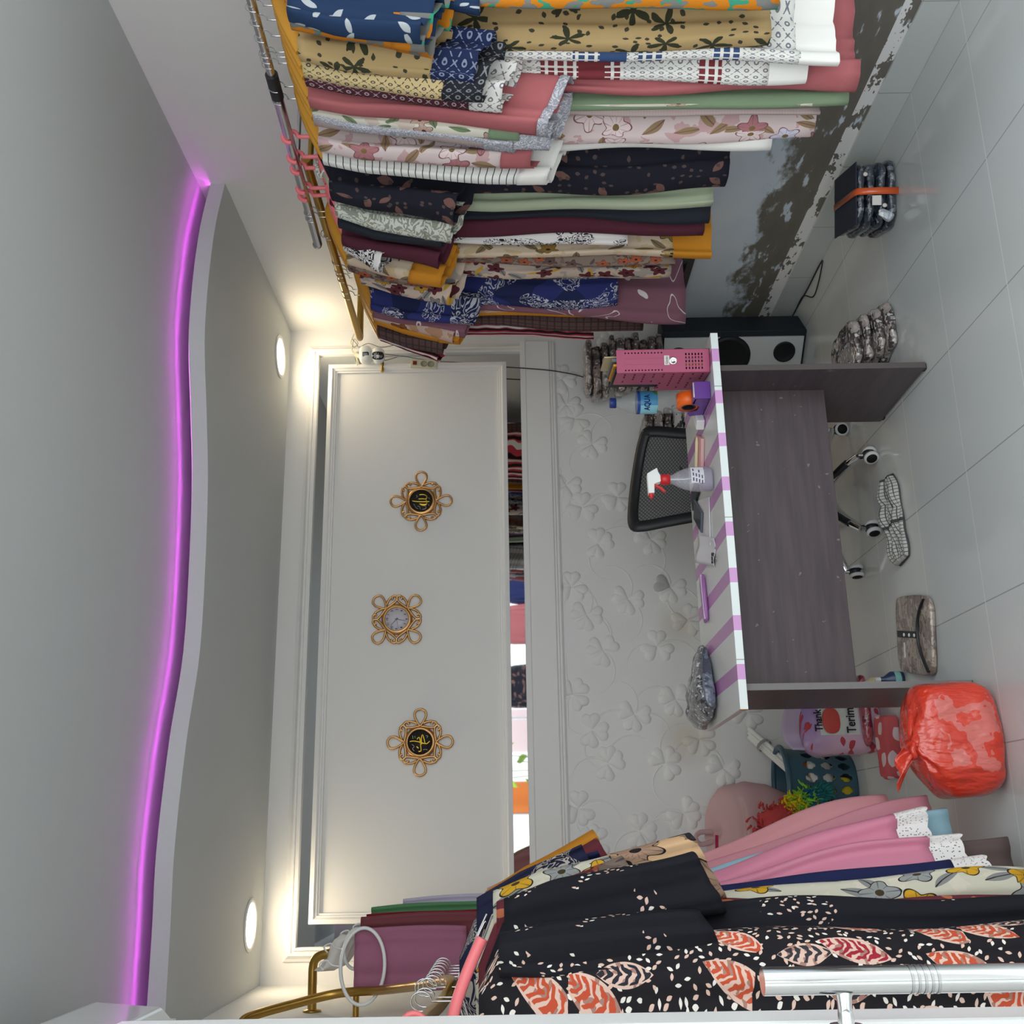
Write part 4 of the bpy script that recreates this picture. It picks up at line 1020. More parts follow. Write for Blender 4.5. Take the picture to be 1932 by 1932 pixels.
# dark framed picture low on the wall
a, b = on_x(1315, 475, XR-.02), on_x(1285, 555, XR-.02)
t = thing('picture_frame', 'dark glass framed picture hung low on the mural wall', 'picture frame', (XR, 4.47, a.z))
MB().box(-.018, -.0045, -.26, .26, 0, .52).build('glass', plain('dark_glass', (30, 36, 42), .06, spec=.7), t)
mb = MB()
for z0, z1 in ((0, .03), (.49, .52)): mb.box(-.024, -.0045, -.28, .28, z0-.0, z1)
for y0, y1 in ((-.28, -.255), (.255, .28)): mb.box(-.024, -.0045, y0, y1, .03, .49)
mb.build('frame', plain('frame_grey', (74, 70, 68), .4), t)
# piles of folded batik packets on the speaker
def packet(lb, x, y, z, hx, hy, hz, rz, mat, seed, group, rot=None):
    o = MB().blob(hx, hy, hz, None, .4, 40, 12, .007, 24, seed).build('folded_packet', mat, None, (x, y, z), rot or (0, 0, rz)); return tag(o, lb, 'packet', group)
bp = [film('brown_batik_film', (118, 104, 98), (64, 54, 54), (160, 150, 146), 22, .2), film('grey_batik_film', (140, 130, 126), (84, 74, 72), (176, 168, 166), 26, .2), film('black_red_film', (84, 76, 76), (190, 186, 186), (150, 70, 76), 20, .2)]
z = SPH+.006; ords = ['lowest', 'second', 'third', 'fourth', 'fifth', 'sixth', 'seventh', 'eighth', 'ninth', 'topmost']
pc = Vector((2.215, 4.83, 0))
for k in range(10):
    h = .0165+.003*((k*7) % 3)
    packet('brown batik packet, %s of the pile on the tower speaker' % ords[k], pc.x-.015*(k % 3)-(.03 if k > 6 else 0), pc.y+.006*((k*5) % 3), z+h, (.128+.008*(k % 2)), .105, h, R(-14+3*(k % 3)), bp[2 if k == 5 else k % 2], 20+k, 'batik packets piled on the speaker')
    z += 2*h*.98
# carton behind the chair with a second pile
cart = plain('brown_carton', (168, 138, 104), .8)
t = thing('carton', 'brown carton behind the desk carrying a small packet pile', 'carton', (1.80, 4.80, 0))
MB().box(-.2, .17, -.17, .17, 0, .60).build('box', cart, t, bevel=.003)
MB().box(-.2, .17, -.025, .025, .6, .602).build('tape', plain('parcel_tape', (190, 164, 120), .3), t)
z = .603
for k in range(5):
    h = .02+.006*(k % 2)
    packet(['white and black laced packet, lowest behind the chair', 'white and black laced packet, second from below behind the chair', 'brown packet in the middle of the pile behind the chair', 'brown packet, second from the top behind the chair', 'brown packet on top of the pile behind the chair'][k], 1.80-.012*k, 4.78, z+h, .15, .13, h, R(3-2*k), film('laced_film', (190, 186, 184), (60, 56, 58), None, 34, .2) if k < 2 else bp[k % 2], 40+k, 'packets behind the chair'); z += 2*h*.98
# --- floor packets
def fl(px, py, z=0.0): return on_z(px, py, z)
a, b = fl(1695, 432), fl(1695, 288); cen = (a+b)/2; rz = math.atan2(b.y-a.y, b.x-a.x)
t = thing('clothes_bundle', 'bundle of dark clothes in clear plastic with an orange band on the floor', 'bundle', cen, rz); t.scale = (.88, .88, .95)
dk = film('navy_bundle_film', (54, 60, 72), (40, 44, 54), (110, 116, 124), 16, .14, .9)
for k in range(4):
    MB().blob(.145-.004*k, .16, .0195, Matrix.Translation((.004*(k % 2), .165+.01*k, .02+.0385*k)), .42, 48, 14, .009, 20, 60+k).build('folded_garment', dk, t)
MB().box(-.13, .13, .02, .32, .155, .16).build('cardboard_back', plain('navy_board', (50, 54, 66), .5), t, bevel=.002)
ob = plain('orange_band', (224, 96, 44), .15, spec=.7)
mb = MB(); ring = [(0, -.006, .0), (0, -.010, .08), (0, -.002, .158), (0, .02, .166), (0, .3, .168)]
mb.grid(lambda u, v: Vector((-.014+.028*u, ring[int(round(v*4))][1], ring[int(round(v*4))][2])), 1, 4); mb.build('band', ob, t, solid=.0015)
MB().box(-.06, -.02, -.012, -.009, .07, .105).build('paper_tag', white, t)
MB().blob(.02, .012, .03, Matrix.Translation((-.1, -.004, .05)) @ Matrix.Rotation(.6, 4, 'Y'), .5, 16, 10, .006, 30, 4).build('film_corner', film('pale_film', (200, 206, 210), (150, 158, 166), None, 20, .1), t)
mb = MB()
for (x, z_) in ((-.06, .055), (-.085, .07), (.07, .13)): mb.blob(.009, .004, .009, Matrix.Translation((x, -.006, z_)), 1, 12, 8)
mb.build('snap_buttons', plain('pearl_buttons', (226, 214, 204), .3), t)
c0 = fl(1705, 655)
for k in range(4):
    tg = film('striped_packet_film_%d' % k, (150, 140, 136), (70, 62, 62), (190, 186, 186), 24, .12, .9)
    o = MB().blob(.10, .15, .018, None, .42, 44, 14, .010, 22, 80+k).build('garment_packet', tg, None, (1.80-.006*k, 3.78+.022*k, .02+.0365*k), (0, 0, R(12-5*k)))
    tag(o, ['lowest grey brown clothes packet on the floor right of the desk', 'second grey brown clothes packet from the floor right of the desk', 'third grey brown clothes packet from the floor right of the desk', 'topmost grey brown clothes packet right of the desk'][k], 'packet', 'clothes packets on the floor right of the desk')
# checked cloth
m = cloth('grey_check_cloth'); u, v, _ = m.uv()
g = ((u*62).fr() < .2).mx((v*62).fr() < .2); bb = ((u*4.2+.3).fr() < .07)
m.base(m.mix(bb, m.mix(g, C(186, 186, 182), C(84, 84, 84)), C(70, 70, 70)))
mb = MB()
def clf(u, v):
    x = -.17+.34*u; y = -.065+.13*v
    edge_ = .02*math.sin(9*u+1)+.015*math.sin(17*u)
    h = .012+.030*abs(noise.noise(Vector((x*9, y*14, 2))))+.022*math.exp(-((v-.75)/.22)**2)*(1-.5*abs(2*u-1)) + .012*math.sin(22*v+6*u)*(1-abs(2*u-1)**4)
    if min(u, v, 1-u, 1-v) < .01: h = .003
    return Vector((x, y*(1-.35*abs(2*u-1)**3)+edge_*(v-.3), max(h, .003)))
mb.grid(clf, 48, 24, False, True, lambda u, v: (u*.42, v*.24))
p = (fl(1715, 960)+fl(1690, 1060))/2
tag(mb.build('cleaning_cloth', m.m, None, (1.115, 3.86, 0), (0, 0, R(8)), solid=.003, off=1), 'grey and white checked cloth crumpled on the floor by the chair wheel', 'cloth')
# brown flat packet
P = [fl(1697, 1140), fl(1768, 1135), fl(1775, 1265), fl(1705, 1250)]; cen = sum(P, Vector())/4; rz = math.atan2(P[1].y-P[2].y, P[1].x-P[2].x)
t = thing('garment_packet', 'brown batik garment packet with black neckline lying on the floor', 'packet', cen, rz)
MB().blob(.14, .165, .013, Matrix.Translation((0, 0, .014)), .3, 48, 12, .004, 20, 91).build('folded_cloth', film('brown_garment_film', (152, 138, 126), (116, 102, 94), (130, 108, 100), 22, .15), t)
MB().box(-.012, .012, -.06, .14, .0265, .0285).build('placket', blackp, t)
MB().tube(spline([(-.125, -.145, .028), (-.09, -.11, .0285), (-.04, -.075, .029), (0, -.065, .0292), (.05, -.072, .029), (.095, -.1, .0285), (.125, -.135, .028)], 5), .008, 8, flat=.35).build('neckline', blackp, t)
mb = MB()
for k in range(3): mb.blob(.007, .007, .003, Matrix.Translation((-.002, -.03+.05*k, .030)), 1, 14, 8)
mb.build('buttons', whitep, t); MB().box(-.085, -.03, .07, .082, .0275, .029).build('sticker', white, t)
# black cable by the right wall
P = [fl(1480, 586), fl(1500, 570), fl(1516, 555), fl(1535, 560), fl(1545, 535), fl(1553, 495), fl(1548, 482), fl(1540, 510), fl(1525, 545), fl(1508, 562), fl(1490, 580), fl(1478, 595)]
P = [Vector((min(p.x, XR-.02), p.y, .0035)) for p in P]
tag(MB().tube(spline(P, 6), .003, 6).build('power_cable', blackp), 'thin black cable looped on the floor by the right skirting', 'cable')

# ------------------------------------------------------------------ left floor group
# red bag
t = thing('plastic_bag', 'knotted red plastic bag full of clothes on the floor', 'bag', (.256, 3.31, 0))
m = Mat('red_plastic_film', .2, 0, .6); u, v, w = m.uv(obj=True)
n1 = m.noise(m.vec(u, v, w), 9, 3); n2 = m.noise(m.vec(u, v, w, ) if False else m.vec(u, v, w), 16, 2); pl = (u-.03+(n2-.5)*.22).abs() < .085; mid = (w-.12+(n1-.5)*.2).abs() < .075
b = m.mix(n1, C(206, 44, 26), C(226, 70, 46)); b = m.mix((n2 > .44)*pl*mid*.65, b, C(218, 130, 124)); m.base(b)
m.bump(m.noise(m.vec(u*1.4, v*1.4, w*.6), 13, 3), .9, .03); m.b.inputs['Coat Weight'].default_value = .5
redf = m.m
KN = Vector((-.035, -.075, .255))
def bagf(u, v):
    sg = lambda q, e: math.copysign(abs(q)**e, q)
    a = 2*PI*u; b = -PI/2+PI*v
    x = .172*sg(math.cos(b), .45)*sg(math.cos(a), .6); y = .115*sg(math.cos(b), .5)*sg(math.sin(a), .6); z = .132+.132*sg(math.sin(b), .55)
    z *= 1-.22*max(0, (-x-.02)/.15)*(z/.26)
    d = math.hypot(x-KN.x, (y-KN.y)*1.2); an_ = math.atan2(y-KN.y, x-KN.x)
    if z > .12:
        k = min(1, (z-.12)/.1)
        z += k*(.035*math.exp(-d/.035) + .010*math.sin(an_*10+2*d/.05)*math.exp(-abs(d-.06)/.05))
        y += k*.008*math.sin(an_*8)*math.exp(-d/.09)
    nv = noise.noise_vector(Vector((x*11, y*11, z*11)))*.010
    return Vector((x, y, max(z, 0)))+Vector((nv.x, nv.y, nv.z*(z > .02)))
mb = MB(); mb.grid(bagf, 96, 56, True); mb.build('sack', redf, t)
MB().tube([KN+Vector((.02*math.cos(q), .018*math.sin(q), .026+.004*math.sin(3*q))) for q in [2*PI*k/20 for k in range(20)]], .009, 8, True).build('knot', redf, t)
mb = MB(); mb.grid(lambda u, v: KN+Vector((-.012-.045*v+(u-.5)*(.025+.10*v), -.004+.012*math.sin(7*u+3*v), .025+.055*v*(1-.5*(u-.2)**2)+.006*math.sin(11*u))), 16, 8); mb.build('ear', redf, t, solid=.0015)
# purple tissue pack bag behind the desk's left panel
t = thing('tissue_bag', 'purple and white strawberry carrier bag printed with text behind the desk end', 'carrier bag', (.435, 4.36, .0), R(4))
m = Mat('strawberry_print', .3, 0, .4); u, v, w = m.uv(obj=True)
lm_, x_, y_, rn_, pr_ = m.leaf(u+v, w, .052, .3, .2, 1.2, .9)
b = m.mix((w-.13+u*.5)*6, C(206, 176, 196), C(160, 136, 190)); wh = ((u-.015).abs() < .10)*(w > .1)*(w < .255)
b = m.mix(wh, b, C(206, 214, 206)); b = m.mix(lm_*(1-wh*.9), b, C(176, 66, 76)); m.base(b); m.bump(m.noise(m.vec(u, v, w), 14, 2), .5, .02); sm_ = m.m
MB().blob(.15, .085, .16, Matrix.Translation((0, 0, .16)), .4, 40, 20, .014, 12, 7).build('bag', sm_, t)
mb = MB(); mb.grid(lambda u, v: Vector((-.13+.2*u, -.02+.03*math.sin(6*u), .30+.09*v*(.6+.4*math.sin(PI*u)))), 14, 6); mb.build('bag_top', plain('lilac_film', (196, 184, 208), .3, spec=.5), t, solid=.001)
MB().blob(.05, .004, .035, Matrix.Translation((-.03, -.092, .21)), .8, 24, 12).build('strawberry', plain('strawberry_red', (196, 78, 70), .4), t)
tm = plain('bag_lettering', (44, 40, 52))
text('Thank', .042, tm, t, Matrix.Translation((-.03, -.099, .262)) @ Matrix.Rotation(PI/2, 4, 'X'), .0006, bold=.001, sx=.8)
text('Terima', .05, tm, t, Matrix.Translation((-.022, -.099, .135)) @ Matrix.Rotation(PI/2, 4, 'X'), .0006, bold=.001, sx=.8)
MB().blob(.14, .05, .018, Matrix.Translation((.01, -.075, .075)), .5, 30, 10, .006, 20, 5).build('maroon_panel', film('maroon_film', (112, 36, 50), (150, 70, 80), None, 16, .15), t)
t = thing('carrier_bag', 'pink and red dotted bag on the floor under the strawberry bag', 'carrier bag', (.30, 4.17, 0), R(-6))
m = cloth('red_white_oval_print'); u, v, w = m.uv(obj=True); lm_, *_ = m.leaf(u, v+w, .08, .4, .3, 0, .9); m.base(m.mix(lm_, C(196, 92, 96), C(222, 200, 204)))
MB().blob(.12, .07, .03, Matrix.Translation((0, 0, .031)), .4, 36, 12, .008, 14, 9).build('bag', m.m, t)
p = fl(1660, 1290)
t = thing('small_bottle', 'small cream bottle on the floor seen under the desk', 'bottle', (.545, 4.22, 0)); MB().lathe([(.0001, 0), (.024, 0), (.026, .01), (.026, .05), (.012, .075), (.006, .1), (.0001, .102)], 24).build('body', plain('cream_bottle', (226, 212, 170), .4), t)
t = thing('small_bottle', 'small navy and mint bottle on the floor seen under the desk', 'bottle', (.535, 4.02, 0)); MB().lathe([(.0001, 0), (.028, 0), (.03, .01), (.03, .045), (.012, .07), (.009, .085)], 24).build('body', plain('navy_bottle', (50, 66, 104), .3, spec=.5), t)
MB().lathe([(.0095, .083), (.0095, .1), (.0001, .102)], 16).build('cap', whitep, t); MB().lathe([(.0304, .012), (.0304, .035)], 24).build('label', plain('mint_label', (140, 196, 190)), t)
# laundry basket
t = thing('laundry_basket', 'dark teal plastic basket with slotted sides in the left corner', 'basket', (.185, 4.79, .0))
tb = plain('teal_plastic', (58, 94, 112), .4, spec=.5)
RB0, RB1, HB = .128, .162, .30
mb = MB(); NU, NV = 96, 24
def bk_(i, j): a = 2*PI*i/NU; z = HB*j/NV; r = RB0+(RB1-RB0)*j/NV; return (r*math.cos(a), r*.85*math.sin(a), z)
vs = [bk_(i, j) for j in range(NV+1) for i in range(NU)]; fs = []
for j in range(NV):
    for i in range(NU):
        hole = 2 <= j < 20 and (j-2) % 6 < 4 and i % 6 in (1, 2, 3, 4)
        corner = hole and ((j-2) % 6 in (0, 3)) and i % 6 in (1, 4)
        if not hole or corner: fs.append((j*NU+i, j*NU+(i+1) % NU, (j+1)*NU+(i+1) % NU, (j+1)*NU+i))
mb.add(vs, fs); mb.build('side_wall', tb, t, solid=.004, sub=1)
MB().lathe([(.0001, .003), (.127, .003)], 40, Matrix.Diagonal((1, .85, 1, 1))).build('bottom', tb, t)
MB().tube([(1.02*RB1*math.cos(q), 1.02*RB1*.85*math.sin(q), HB) for q in [2*PI*k/48 for k in range(48)]], .012, 10, True).build('rim', tb, t)
for k, (lb, c, x, y, z, hx) in enumerate([('white cloth lying in the teal basket', (222, 220, 216), .04, -.05, .14, .09), ('orange cloth lying in the teal basket', (222, 110, 50), .08, .03, .20, .05), ('black cloth lying in the teal basket', (44, 46, 54), -.05, .03, .1, .09), ('yellow cloth strip in the teal basket', (226, 206, 60), -.02, -.08, .05, .04)]):
    tag(MB().blob(hx, hx*.8, .05, None, .7, 28, 14, .02, 14, 30+k).build('cloth', plain('basket_cloth_%d' % k, c), None, (.185+x*.7, 4.79+y*.7, z)), lb, 'cloth')
# bundle of white sticks leaning on the basket
a0 = on_y(1525, 1478, 4.72); a1 = on_y(1412, 1380, 4.98)
t = thing('curtain_rods', 'bundle of white plastic rods leaning from the basket', 'rods', a0); dv = a1-a0
for k in range(9):
    o_ = Vector((.019*(k % 3)-.019, .012*(k//3), .006*(k % 2))); MB().tube([o_-dv*.02*(k % 3), o_+dv*(.98-.05*(k % 2))], .0085, 8).build('rod', whitep, t)
MB().tube([dv*.70+Vector((0, .006, 0)), dv*.74+Vector((0, .006, 0))], .036, 14, flat=.8, caps=False).build('tie', plain('clear_tie', (150, 152, 152), .3), t)
# pink cloth bag
pc0 = on_y(1330, 1520, 4.9)
t = thing('cloth_bag', 'pale pink bulging cloth bag in the left corner', 'bag', (-.02, 4.90, 0))
m = Mat('pale_pink_fabric', .8, 0, .2); u, v, w = m.uv(obj=True); m.base(m.mix(m.noise(m.vec(u, v, w), 4, 1), C(196, 156, 158), C(206, 176, 176))); pf = m.m
tagp = None
prof = [(.0001, .02), (.10, .02), (.13, .06), (.16, .24), (.225, .36), (.235, .46), (.205, .54), (.15, .585), (.09, .61), (.0001, .62)]
mb = MB(); 
def pkf(u, v):
    q = v*(len(prof)-1); i = min(int(q), len(prof)-2); f = q-i; r = prof[i][0]*(1-f)+prof[i+1][0]*f; z = prof[i][1]*(1-f)+prof[i+1][1]*f
    a = 2*PI*u; return Vector((r*math.cos(a)*(1.0)*(1+.06*noise.noise(Vector((math.cos(a)*2, math.sin(a)*2, z*4)))), r*.55*math.sin(a), z-.02+.03*math.sin(a*2+1)*(z > .5)))
mb.grid(pkf, 56, 40, True); mb.build('sack', pf, t)
MB().tube(spline([(-.02, -.02, .60), (-.03, -.03, .655), (.0, -.04, .675), (.02, -.03, .65), (.02, -.02, .60)], 5), .011, 8, flat=.6).build('loop', pf, t)
mb = MB(); mb.grid(lambda u, v: Vector((-.12-.09*v+.06*u*(1-v), -.03, .56+.06*u+.02*v)), 4, 6); mb.build('corner', pf, t, solid=.003)
MB().box(-.115, -.035, -.162, -.157, .597, .61, Matrix.Rotation(R(4), 4, 'Y')).build('red_label', plain('crimson_label', (170, 44, 84)), t)
# feather duster
q0 = on_y(1535, 1505, 4.63); q1 = on_y(1445, 1562, 4.65)
t = thing('feather_duster', 'rainbow feather duster lying against the pink bag', 'duster', q0)
def fluff(name, c, fn, n=130, seed=0, L=.05):
    rg = random.Random(seed); mb = MB()
    for k in range(n):
        p = fn(rg); d = Vector((rg.uniform(-1, 1), rg.uniform(-1, 1), rg.uniform(-1, 1))).normalized()
        mb.tube([p, p+d*L*.6+Vector((0, 0, .004)), p+d*L], [.006, .0045, .002], 5, caps=False)
    return mb.build(name, plain(name+'_fibre', c), t)
ax = (q1-q0)
for nm, c, f0, f1, rr_ in (('blue_tuft', (40, 110, 150), -.02, .1, .03), ('teal_tuft', (50, 130, 130), -.25, -.1, .02), ('green_tuft', (130, 200, 70), .05, .32, .045), ('yellow_tuft', (220, 200, 40), .22, .5, .05), ('red_tuft', (190, 70, 70), .5, 1.0, .055)):
    fluff(nm, c, lambda rg, f0=f0, f1=f1, rr_=rr_: ax*rg.uniform(f0, f1)+Vector((rg.gauss(0, rr_*.4), rg.gauss(0, rr_*.35), rg.gauss(0, rr_*.45))), 700, len(nm), .032)
MB().tube([ax*-.1, ax*1.05], .008, 8).build('stick', whitep, t)
MB().tube([ax*.5, ax*.55+Vector((0, 0, .002)), ax*.8, ax*1.0, ax*1.04], [.03, .055, .062, .055, .03], 20).build('red_head', plain('duster_red', (188, 72, 72)), t)

# ------------------------------------------------------------------ wall ornaments
YP = 4.988
def ornament(name, lb, cat, px, py, rot):
    c = on_y(px, py, YP); t = thing(name, lb, cat, c)
    mb = MB()
    for k in range(4):
        a = k*PI/2+rot; ca, sa = math.cos(a), math.sin(a)
        T = lambda p, d=.0: Vector((p[0]*ca-p[1]*sa, -.010-d, p[0]*sa+p[1]*ca))
        tear = [(0, .074), (.016, .095), (.026, .118), (.022, .139), (.0, .149), (-.022, .139), (-.026, .118), (-.016, .095)]
        mb.tube([T(p, .003) for p in spline(tear, 5, True)], .0052, 8, True)
        for s in (-1, 1):
            lobe = [(0, .0735), (s*.02, .087), (s*.046, .094), (s*.070, .088), (s*.076, .076), (s*.064, .066), (s*.04, .066), (s*.018, .070)]
            mb.tube([T((p[0], p[1])) for p in spline(lobe, 5, True)], .0056, 8, True)
            mb.tube([T(p, .002) for p in spline([(s*.075, .082), (s*.066, .091), (s*.056, .088), (s*.053, .080)], 5)], [.0058]*8+[.006]*4+[.003]*4 if False else .0055, 8)
    mb.build('scrolls', gold, t)
    MB().lathe([(.056, .004), (.056, .017), (.060, .019), (.0655, .015), (.072, .013), (.073, .002)], 48, Matrix.Rotation(PI/2, 4, 'X')).build('ring', gold, t)
    return t
def disc(t, mat, name='disc', y=.010, r=.0575): return MB().lathe([(.0001, y), (r, y), (r, .001)], 48, Matrix.Rotation(PI/2, 4, 'X')).build(name, mat, t)
blk = plain('plaque_black', (44, 44, 46), .5); gl = metal('gilt_script', (.85, .58, .06), .3); gl2 = metal('dull_script', (.5, .48, .36), .4)
def script(t, px0, py0, sc, strokes, mat, r, name):
    c = t.location; mb = MB()
    for st in strokes:
        mb.tube(spline([tuple(on_y(px0+x/sc, py0+y/sc, YP-.0135)-c) for x, y in st], 4), r, 6)
    mb.build(name, mat, t)
t = ornament('wall_plaque', 'right gold scroll wall plaque with upright golden script on a black disc', 'plaque', 795, 946.5, 0); disc(t, blk)
script(t, 680, 870, 9.66, [[(1075, 615), (1150, 610), (1205, 635), (1210, 675), (1180, 690)], [(1060, 690), (1150, 688), (1195, 705), (1212, 740), (1205, 780), (1150, 790), (1085, 780)], [(945, 725), (1010, 735), (1120, 740), (1255, 737)], [(1075, 775), (1110, 800), (1160, 805), (1205, 795)]], gl, .0028, 'script')
script(t, 680, 870, 9.66, [[(1130, 880), (1180, 870), (1200, 840), (1170, 820), (1110, 800)], [(965, 780), (990, 810), (1015, 850), (1050, 870)], [(985, 790), (1000, 830)], [(1040, 820), (1075, 830), (1095, 885)], [(1015, 620), (1040, 645), (1020, 660)], [(1235, 660), (1265, 690)], [(1235, 780), (1255, 820)]], gl2, .0014, 'fine_script')
t = ornament('wall_plaque', 'left gold scroll wall plaque with slanting golden script on a black disc', 'plaque', 793, 1400.5, 0); disc(t, blk)
script(t, 680, 1100, 4.83, [[(450, 1445), (490, 1440), (540, 1450), (600, 1465), (632, 1440)], [(515, 1425), (535, 1405), (545, 1440), (550, 1490), (552, 1530), (530, 1535)], [(560, 1470), (555, 1420), (565, 1380), (580, 1420), (590, 1465)], [(512, 1490), (530, 1505)]], gl, .0032, 'script')
script(t, 680, 1100, 4.83, [[(475, 1390), (480, 1420)], [(495, 1395), (498, 1415)], [(470, 1470), (490, 1490), (475, 1510), (490, 1530)], [(570, 1520), (600, 1515), (610, 1525)], [(597, 1390), (615, 1395), (605, 1410)]], gl2, .0014, 'fine_script')
t = ornament('wall_clock', 'gold scroll framed wall clock between the two plaques', 'clock', 749, 1169, PI/4); disc(t, plain('clock_face', (206, 204, 214), .4), 'face')
nm_ = plain('clock_ink', (50, 50, 60))
for h in range(1, 13):
    a = PI/2-h*PI/6; text(str(h), .0145, nm_, t, Matrix.Translation((.046*math.cos(a), -.0112, .046*math.sin(a))) @ Matrix.Rotation(PI/2, 4, 'X'), .0002, bold=.0002, name='numeral')
def hand(dx, dz_, l, w, nm): 
    v_ = Vector((dx, 0, dz_)).normalized(); n_ = Vector((-v_.z, 0, v_.x)); b0 = -v_*.008; e_ = v_*l
    mbh = MB(); mbh.add([tuple(b0+n_*w+Vector((0, -.0125, 0))), tuple(b0-n_*w+Vector((0, -.0125, 0))), tuple(e_-n_*w*.4+Vector((0, -.0125, 0))), tuple(e_+n_*w*.4+Vector((0, -.0125, 0)))], [(0, 1, 2, 3)], None, False); mbh.build(nm, blackp, t, solid=.001)
hand(-57, 55, .040, .0016, 'hour_hand'); hand(-16, -85, .043, .0014, 'minute_hand'); hand(-87, -15, .045, .0007, 'second_hand')
MB().lathe([(.0001, .015), (.0025, .0145), (.0025, .01)], 12, Matrix.Rotation(PI/2, 4, 'X')).build('pin', steel, t)
t = t
# ------------------------------------------------------------------ camera on the wall, power strip, cables
c1 = on_y(690, 672, 4.93)
t = thing('security_camera', 'white twin lens security camera by the upper right mirror corner', 'security camera', (2.345, 4.99, 2.15))
b0 = on_y(690, 670, 4.94)-Vector((2.345, 4.99, 2.15))
MB().blob(.045, .035, .032, Matrix.Translation(b0), .6, 28, 16).build('body', whitep, t)
b1 = on_y(713, 671, 4.94)-Vector((2.345, 4.99, 2.15))
MB().blob(.044, .042, .036, Matrix.Translation(b1), .95, 28, 18).build('head', whitep, t)
dirv = -Vector((2.345, 4.99, .7)).normalized()
M = dirv.to_track_quat('Z', 'Y').to_matrix().to_4x4()
MB().blob(.0165, .0165, .005, Matrix.Translation(b0+dirv*.034) @ M, .35, 24, 10).build('lens', plain('lens_black', (30, 30, 34), .1, spec=.7), t)
MB().blob(.021, .030, .006, Matrix.Translation(b1+dirv*.036) @ M, .7, 28, 10).build('lens', plain('lens_black', (30, 30, 34), .1, spec=.7), t)
mb = MB()
for k in range(8):
    a = k*PI/4; mb.blob(.0022, .0022, .0015, Matrix.Translation(b1+dirv*.0415) @ M @ Matrix.Translation((.013*math.cos(a), .008+.013*math.sin(a), 0)), 1, 8, 6)
mb.build('led_dots', whitep, t)
MB().tube([b0+Vector((0, .02, .03)), b0+Vector((.02, .04, .05)), (0.05, .068, b0.z+.06)], .012, 10).build('mount', creamp, t)
MB().tube([(b1+Vector((-.015, .02, -.02))), (b1+Vector((-.045, .03, -.02))), (b1+Vector((-.075, .03, -.02)))], .008, 8).build('stub', brass, t)
s = on_y(800, 688, 4.97)
t = thing('power_strip', 'cream power strip hanging beside the mirror edge', 'power strip', s, 0, None, (0, R(4), 0))
MB().box(-.022, .022, -.015, .02, -.068, .068).build('case', creamp, t, bevel=.004)
for zz in (-.035, .0): MB().lathe([(.0001, .016), (.013, .016), (.016, .0185), (.017, .015)], 22, Matrix.Translation((-.002, 0, zz)) @ Matrix.Rotation(PI/2, 4, 'X')).build('socket', plain('socket_grey', (150, 148, 130)), t)
MB().box(-.01, .01, -.018, -.014, .035, .055).build('switch', plain('switch_red', (120, 50, 44)), t)
def cable(lb, P, r=.003, mat=blackp, name='cable'):
    return tag(MB().tube(spline([tuple(p) for p in P], 6), r, 6).build(name, mat), lb, 'cable')
gc = plain('grey_cable', (110, 110, 112), .5)
cable('dark cable running down the wall from the power strip to the desk', [on_y(832, 688, 4.97), on_y(900, 690, 4.975), on_y(960, 693, 4.975), on_y(1030, 698, 4.98), on_y(1080, 706, 4.985), on_y(1115, 716, 4.99), on_y(1160, 730, 4.99), on_y(1230, 745, 4.98)])
cable('grey cable from the security camera to the power strip', [on_y(725, 668, 4.95), on_y(760, 672, 4.975), on_y(810, 680, 4.975), on_y(870, 684, 4.975), on_y(945, 688, 4.978)], .0022, gc)
cable('thin cable from the security camera along the mirror top edge', [on_y(665, 640, 4.99), on_y(672, 648, 4.99), on_y(678, 655, 4.97), on_y(695, 648, 4.96), on_y(720, 655, 4.97), on_y(755, 650, 4.98), on_y(800, 652, 4.99)], .0018, gc)
cable('coiled cable above the security camera', [on_y(668, 630, 5.0), on_y(662, 646, 5.0), on_y(668, 655, 5.0), on_y(675, 648, 5.0), on_y(668, 640, 5.0), on_y(664, 660, 4.99), on_y(672, 672, 4.97), on_y(674, 682, 4.96), on_y(674, 690, 4.97), on_y(680, 696, 4.98)], .003, creamp)

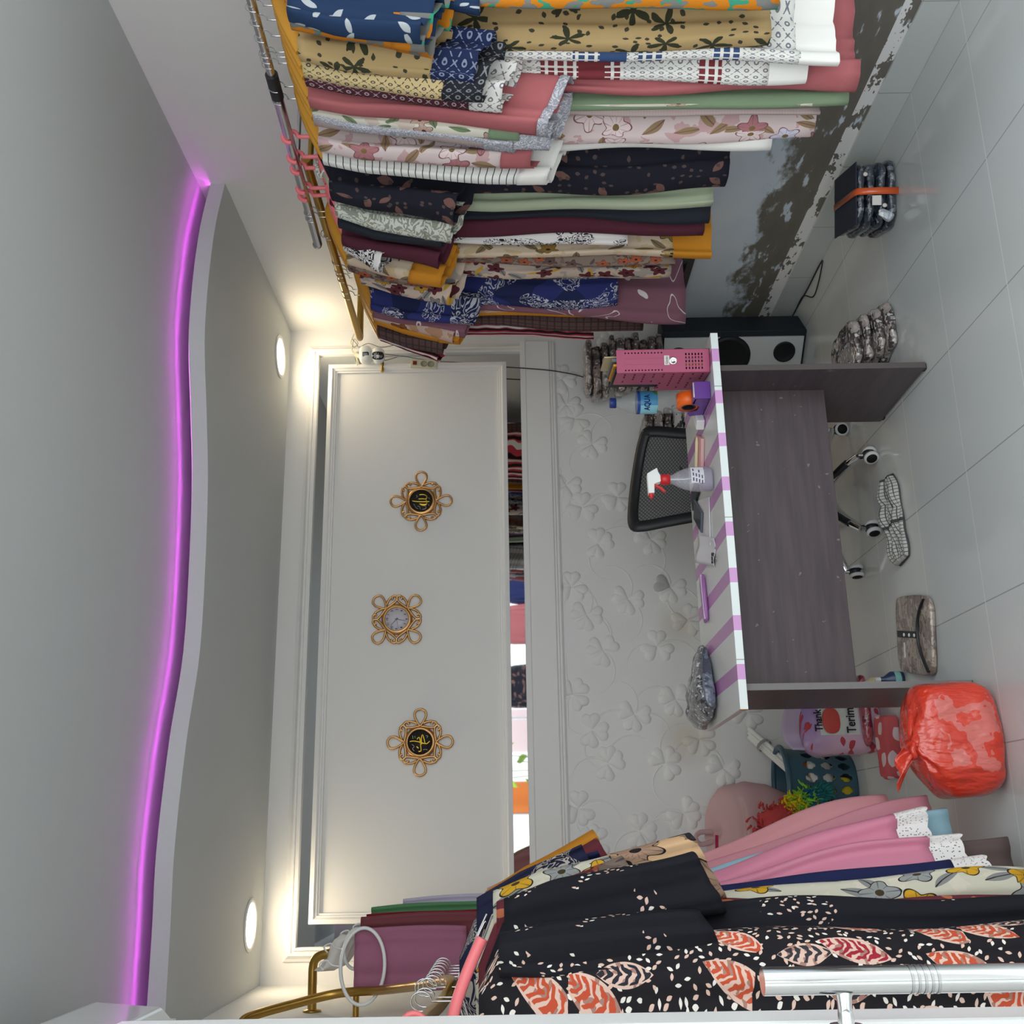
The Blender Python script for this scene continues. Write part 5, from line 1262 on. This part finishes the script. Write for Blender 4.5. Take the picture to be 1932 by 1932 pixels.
# ------------------------------------------------------------------ street side things that show in the mirror strip
MG = 'clothes on the street rack seen in the mirror'
t = thing('street_rack', 'steel clothes rack standing on the pavement, seen in the mirror strip', 'rack', (2.0, -2.0, -.01))
MB().tube([(-.75, 0, 1.72), (.95, 0, 1.72)], .014, 10).build('rail', steel, t)
for x in (-.75, .95):
    MB().tube([(x, 0, .02), (x, 0, 1.72)], .014, 10).build('post', steel, t); MB().tube([(x, -.25, .016), (x, .25, .016)], .014, 10).build('foot', steel, t)
for key, lb, x, rz in (('blackfl', 'black flowered dress hanging on the street rack, seen in the mirror', 1.60, 12), ('rose', 'dusty rose dress hanging on the street rack, seen in the mirror', 2.3, 90-60), ('navyd', 'navy dress hanging on the street rack, seen in the mirror', 2.78, -10)):
    garment('dress', lb, 'dress', MG, (x, -2.0, 1.726), R(rz), 1.3, .6, K[key], seed=len(lb), th=.04, flare=.03)
    hanger('white', 'white hanger holding the ' + ' '.join(lb.split()[:2]) + ' dress on the street rack', (x, -2.0, 1.726), R(rz), .18, 'hangers on the street rack')
t = thing('display_board', 'pale pink display board on the pavement, seen in the mirror strip', 'board', (1.18, -2.75, -.01))
MB().box(-.25, .25, -.015, .015, .25, 1.95).build('panel', plain('pale_pink_board', (236, 206, 210), .6, k=.9), t)
for x in (-.22, .22): MB().box(x-.02, x+.02, -.25, .25, 0, .02).build('foot', steel, t); MB().box(x-.015, x+.015, -.03, -.015, .02, 1.7).build('post', steel, t)
t = thing('potted_plant', 'tall green leafy plant in a grey pot, seen in the mirror strip', 'plant', (.72, -2.2, -.01))
MB().lathe([(.0001, .01), (.12, 0), (.16, .35), (.15, .35), (.145, .3), (.0001, .3)], 24).build('pot', plain('grey_pot', (140, 140, 136)), t)
rg = random.Random(2); mbl = MB(); mbs = MB()
for k in range(16):
    a = rg.uniform(0, 6.28); h = rg.uniform(.9, 1.65); tip = Vector((.16*math.cos(a), .16*math.sin(a), h)); mbs.tube([(0, 0, .3), tip*.5+Vector((0, 0, .2)), tip], .006, 6)
    ax_ = Vector((math.cos(a), math.sin(a), -.4)).normalized(); sd = ax_.cross(Vector((0, 0, 1))).normalized()
    mbl.grid(lambda u, v: tip+ax_*(.17*v-.02)+sd*((u-.5)*.11*math.sin(PI*min(1, v*.95+.03)))+Vector((0, 0, -.06*v*v-.03*abs(u-.5))), 4, 8)
mbs.build('stems', plain('stem_green', (90, 120, 50)), t); mbl.build('leaves', plain('leaf_green', (150, 180, 60)), t, solid=.001)
t = thing('banner', 'orange cloth banner on a pole, seen in the mirror strip', 'banner', (.42, -2.75, -.01))
MB().tube([(-.19, 0, 0), (-.19, 0, 2.0)], .014, 8).build('pole', steel, t); MB().lathe([(.0001, 0), (.2, 0), (.2, .03), (.0001, .04)], 24, Matrix.Translation((-.19, 0, 0))).build('base', blackp, t)
mb = MB(); mb.grid(lambda u, v: Vector((-.18+.36*u, .02*math.sin(9*u), .5+1.4*v)), 16, 10); mb.build('cloth', plain('orange_banner_cloth', (214, 120, 62)), t, solid=.002)
